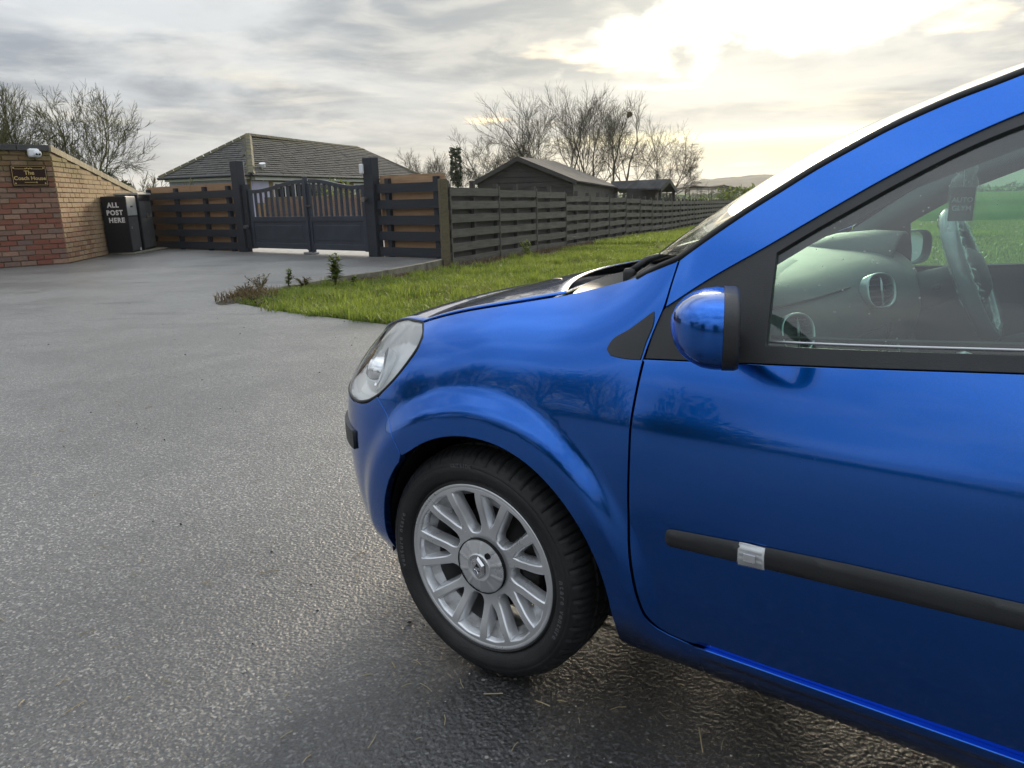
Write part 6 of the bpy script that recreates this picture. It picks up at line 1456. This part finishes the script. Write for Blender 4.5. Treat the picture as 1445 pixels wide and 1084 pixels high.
def weed(name,loc,H,n,size,m,label,cat='weed',stems=3,seed=0,sp=.25):
    rg=random.Random(seed); t=empty(name,loc,0,label,cat); b=MB(); V=[];F=[];tt=[]
    for s_ in range(stems):
        a=rg.random()*6.28; ln=rg.uniform(.0,sp); top=Vector((math.cos(a)*ln*H,math.sin(a)*ln*H,H*rg.uniform(.7,1))); b.tube([(0,0,0),top*.5+Vector((0,0,.02)),top],[.008,.006,.003],5)
        for k in range(n//stems):
            u=rg.uniform(.12,1)**.8; p=top*u; L=size*(1.25-.7*u)*rg.uniform(.6,1.2); az=rg.random()*6.28; el=rg.uniform(-.1,.9); d=Vector((math.cos(az)*math.cos(el),math.sin(az)*math.cos(el),math.sin(el))); sd=d.cross(Vector((0,0,1))).normalized()*L*.24; q=len(V); up_=Vector((0,0,-L*.12))
            V+= [p,p+d*L*.5+sd,p+d*L+up_,p+d*L*.5-sd]; F.append((q,q+1,q+2,q+3)); tt+= [rg.random()]*4
    b.build('stem','bark_green',t); o=fastmesh('leaves',np.array([tuple(v) for v in V]),np.array(F),m,np.array(tt),t); return t
def weeds():
    g=lambda px,py,z=0.:(lambda d:Vector((0,0,CAMH))+d*((z-CAMH)/d.z))(right*((px-722.5)/1043)+up*(-(py-542)/1043)+_f)
    p=g(474,402); weed('weed',(p.x,p.y,-.02),.46,150,.15,'weed_leaf','tall leafy weed on the kerb between the drive and the verge',stems=5,seed=1,sp=.22)
    p=g(407,405); weed('weed',(p.x,p.y,-.02),.32,80,.10,'weed_leaf','small pale green weed on the kerb, left of the tall one',stems=3,seed=2,sp=.15)
    p=g(500,402); weed('weed',(p.x,p.y,-.02),.16,70,.10,'weed_leaf','low spreading weed just right of the tall one',stems=4,seed=3,sp=.6)
    p=g(325,352); weed('weed',(p.x,p.y,0),.30,90,.14,'weed_leaf','sprawling green weed at the foot of the left gate post',stems=6,seed=4,sp=1.1)
    p=g(745,362,-.15); weed('weed',(p.x,p.y,-.15),.38,120,.12,'grass_blade','leafy clump growing against the foot of the grey fence',stems=6,seed=6,sp=.6)
    for i,(px,py,s_,lab) in enumerate(((350,418,.20,'dead brown weed clump at the tip of the grass verge'),(368,408,.24,'dead brown weed clump on the kerb, right of the one at the tip'),(430,404,.16,'low dead weed clump between the two green weeds'))):
        p=g(px,py); weed('dead_weed',(p.x,p.y,-.02),s_,120,.085,'dead_leaf',lab,stems=9,seed=20+i,sp=1.1)
    r=np.random.default_rng(12); n=3000; s=r.random(n)*24; o_=r.uniform(.0,.5,n); x=FO.x+FD.x*s+FN.x*o_; y=FO.y+FD.y*s+FN.y*o_; P=np.stack([x,y,tz(x,y)+.03],1)
    blades('dead_grass',P,.05+.10*r.random(n),np.full(n,.010),'dead_leaf','dead brown grass and leaves along the foot of the grey fence','dead grass',13,curl=1.6)
    u=r.random(1800)*(len(BACK)-1.001); k=u.astype(int); f=u-k; B=np.array(BACK); x=B[k,0]*(1-f)+B[k+1,0]*f+r.uniform(.05,.35,1800); y=B[k,1]*(1-f)+B[k+1,1]*f+r.normal(0,.05,1800); P=np.stack([x,y,tz(x,y)+.02],1)
    blades('kerb_litter',P,.03+.06*r.random(1800),np.full(1800,.012),'dead_leaf','dead brown litter along the kerb beside the drive','dead grass',14,curl=1.6)
weeds()
def tip_soil():
    r=random.Random(8); V=[(-3.45,9.45,.012)];F=[]; n=40
    for ring_ in (1,2):
        for i in range(n):
            a=6.283*i/n; q=(.16,.34)[ring_-1]*(1+.35*math.sin(3*a+1)+.2*r.random()); V.append((-3.38+q*math.cos(a)*.9,9.55+q*math.sin(a)*1.5,(.03,-.004)[ring_-1]+.012*r.random()*(2-ring_)))
    for i in range(n):
        j=(i+1)%n; F+= [(0,1+i,1+j),(1+i,1+n+i,1+n+j,1+j)]
    tag(mesh('bare_soil',V,F,'soil',smooth=True),kind='structure')
    r2=np.random.default_rng(31); n=900; a=r2.random(n)*6.283; q=np.minimum(np.abs(r2.normal(0,.2,n)),.36); P=np.stack([-3.38+q*np.cos(a),9.55+q*np.sin(a)*1.6,np.full(n,.01)],1)
    blades('dead_stalks',P,.04+.10*r2.random(n),np.full(n,.010),'dead_leaf','tangle of dead brown stalks at the tip of the verge','dead grass',32,curl=1.5)
tip_soil()
def debris():
    r=np.random.default_rng(21); rg=random.Random(5)
    # straw and stalk scraps
    n=420; b=MB()
    for i in range(n):
        y=.75+6*rg.random()**1.7; x=rg.uniform(-1.,.45)*(.6+y*.75); L=rg.uniform(.008,.045)*(1 if rg.random()<.85 else 1.8); a=rg.random()*6.28; w=rg.uniform(.0006,.0014)
        d=Vector((math.cos(a),math.sin(a),0)); p=Vector((x,y,.003)); b.tube([p-d*L/2,p+Vector((0,0,.002))+Vector((d.y,-d.x,0))*L*rg.uniform(-.06,.06),p+d*L/2],w,3)
    tag(b.build('straw_scraps','straw'),'scattered bits of straw and grass stalk on the tarmac','straw',kind='stuff')
    for nm,m,n,lab,sz in(('pale_grit','stone_pale',800,'pale grit and small stones scattered on the tarmac',(.0008,.0030)),('dark_grit','stone_dark',150,'dark crumbs of soil and stone scattered on the tarmac',(.0012,.0045))):
        V=[];F=[]
        for i in range(n):
            y=.75+9*rg.random()**1.8; x=rg.uniform(-1.,.5)*(.6+y*.75); s_=rg.uniform(*sz)*(1.6 if rg.random()<.08 else 1)*(1+y*.12); k=len(V)
            for v in((1,0,0),(-1,0,0),(0,1,0),(0,-1,0),(0,0,.8),(0,0,-.3)): V.append((x+s_*(v[0]+rg.uniform(-.3,.3)),y+s_*(v[1]+rg.uniform(-.3,.3)),.002+s_*(v[2]+rg.uniform(-.2,.2))))
            F+= [tuple(k+q for q in f) for f in((0,2,4),(2,1,4),(1,3,4),(3,0,4),(2,0,5),(1,2,5),(3,1,5),(0,3,5))]
        tag(mesh(nm,V,F,m),lab,'grit',kind='stuff')
    p=Vector((0,0,CAMH)); 
    for px,py,lab in((358,425,'first of two curled brown leaves on the drive by the tip of the verge'),(367,431,'second, nearer of two curled brown leaves on the drive by the verge')):
        d=right*((px-722.5)/1043)+up*(-(py-542)/1043)+_f; q=p+d*(-CAMH/d.z); V=[];F=[]
        for i in range(5):
            for j in(-1,0,1): w=.045*math.sin(math.pi*(i+.3)/4.6); V.append((q.x+(i-2)*.03,q.y+j*w,.006+.02*abs(j)+.012*abs(i-2)))
            if i: F+= [((i-1)*3+k,(i-1)*3+k+1,i*3+k+1,i*3+k) for k in range(2)]
        tag(mesh('fallen_leaf',V,F,'soil'),lab,'leaf','curled leaves by the tip of the verge')
debris()

# ------------------------------------------------------------------ thin winter haze over the whole place
def haze():
    m=bpy.data.materials.new('haze'); m.use_nodes=True; t=NT(m.node_tree); v=t.add('ShaderNodeVolumePrincipled',inp={'Color':(.92,.92,.90),'Density':.00025,'Anisotropy':.35}); o=t.add('ShaderNodeOutputMaterial'); t.l.new(v.outputs[0],o.inputs['Volume']); M['haze']=m
    b=MB(); b.box((0,850,48),(7400,6900,104)); tag(b.build('haze','haze'),kind='stuff')
haze()
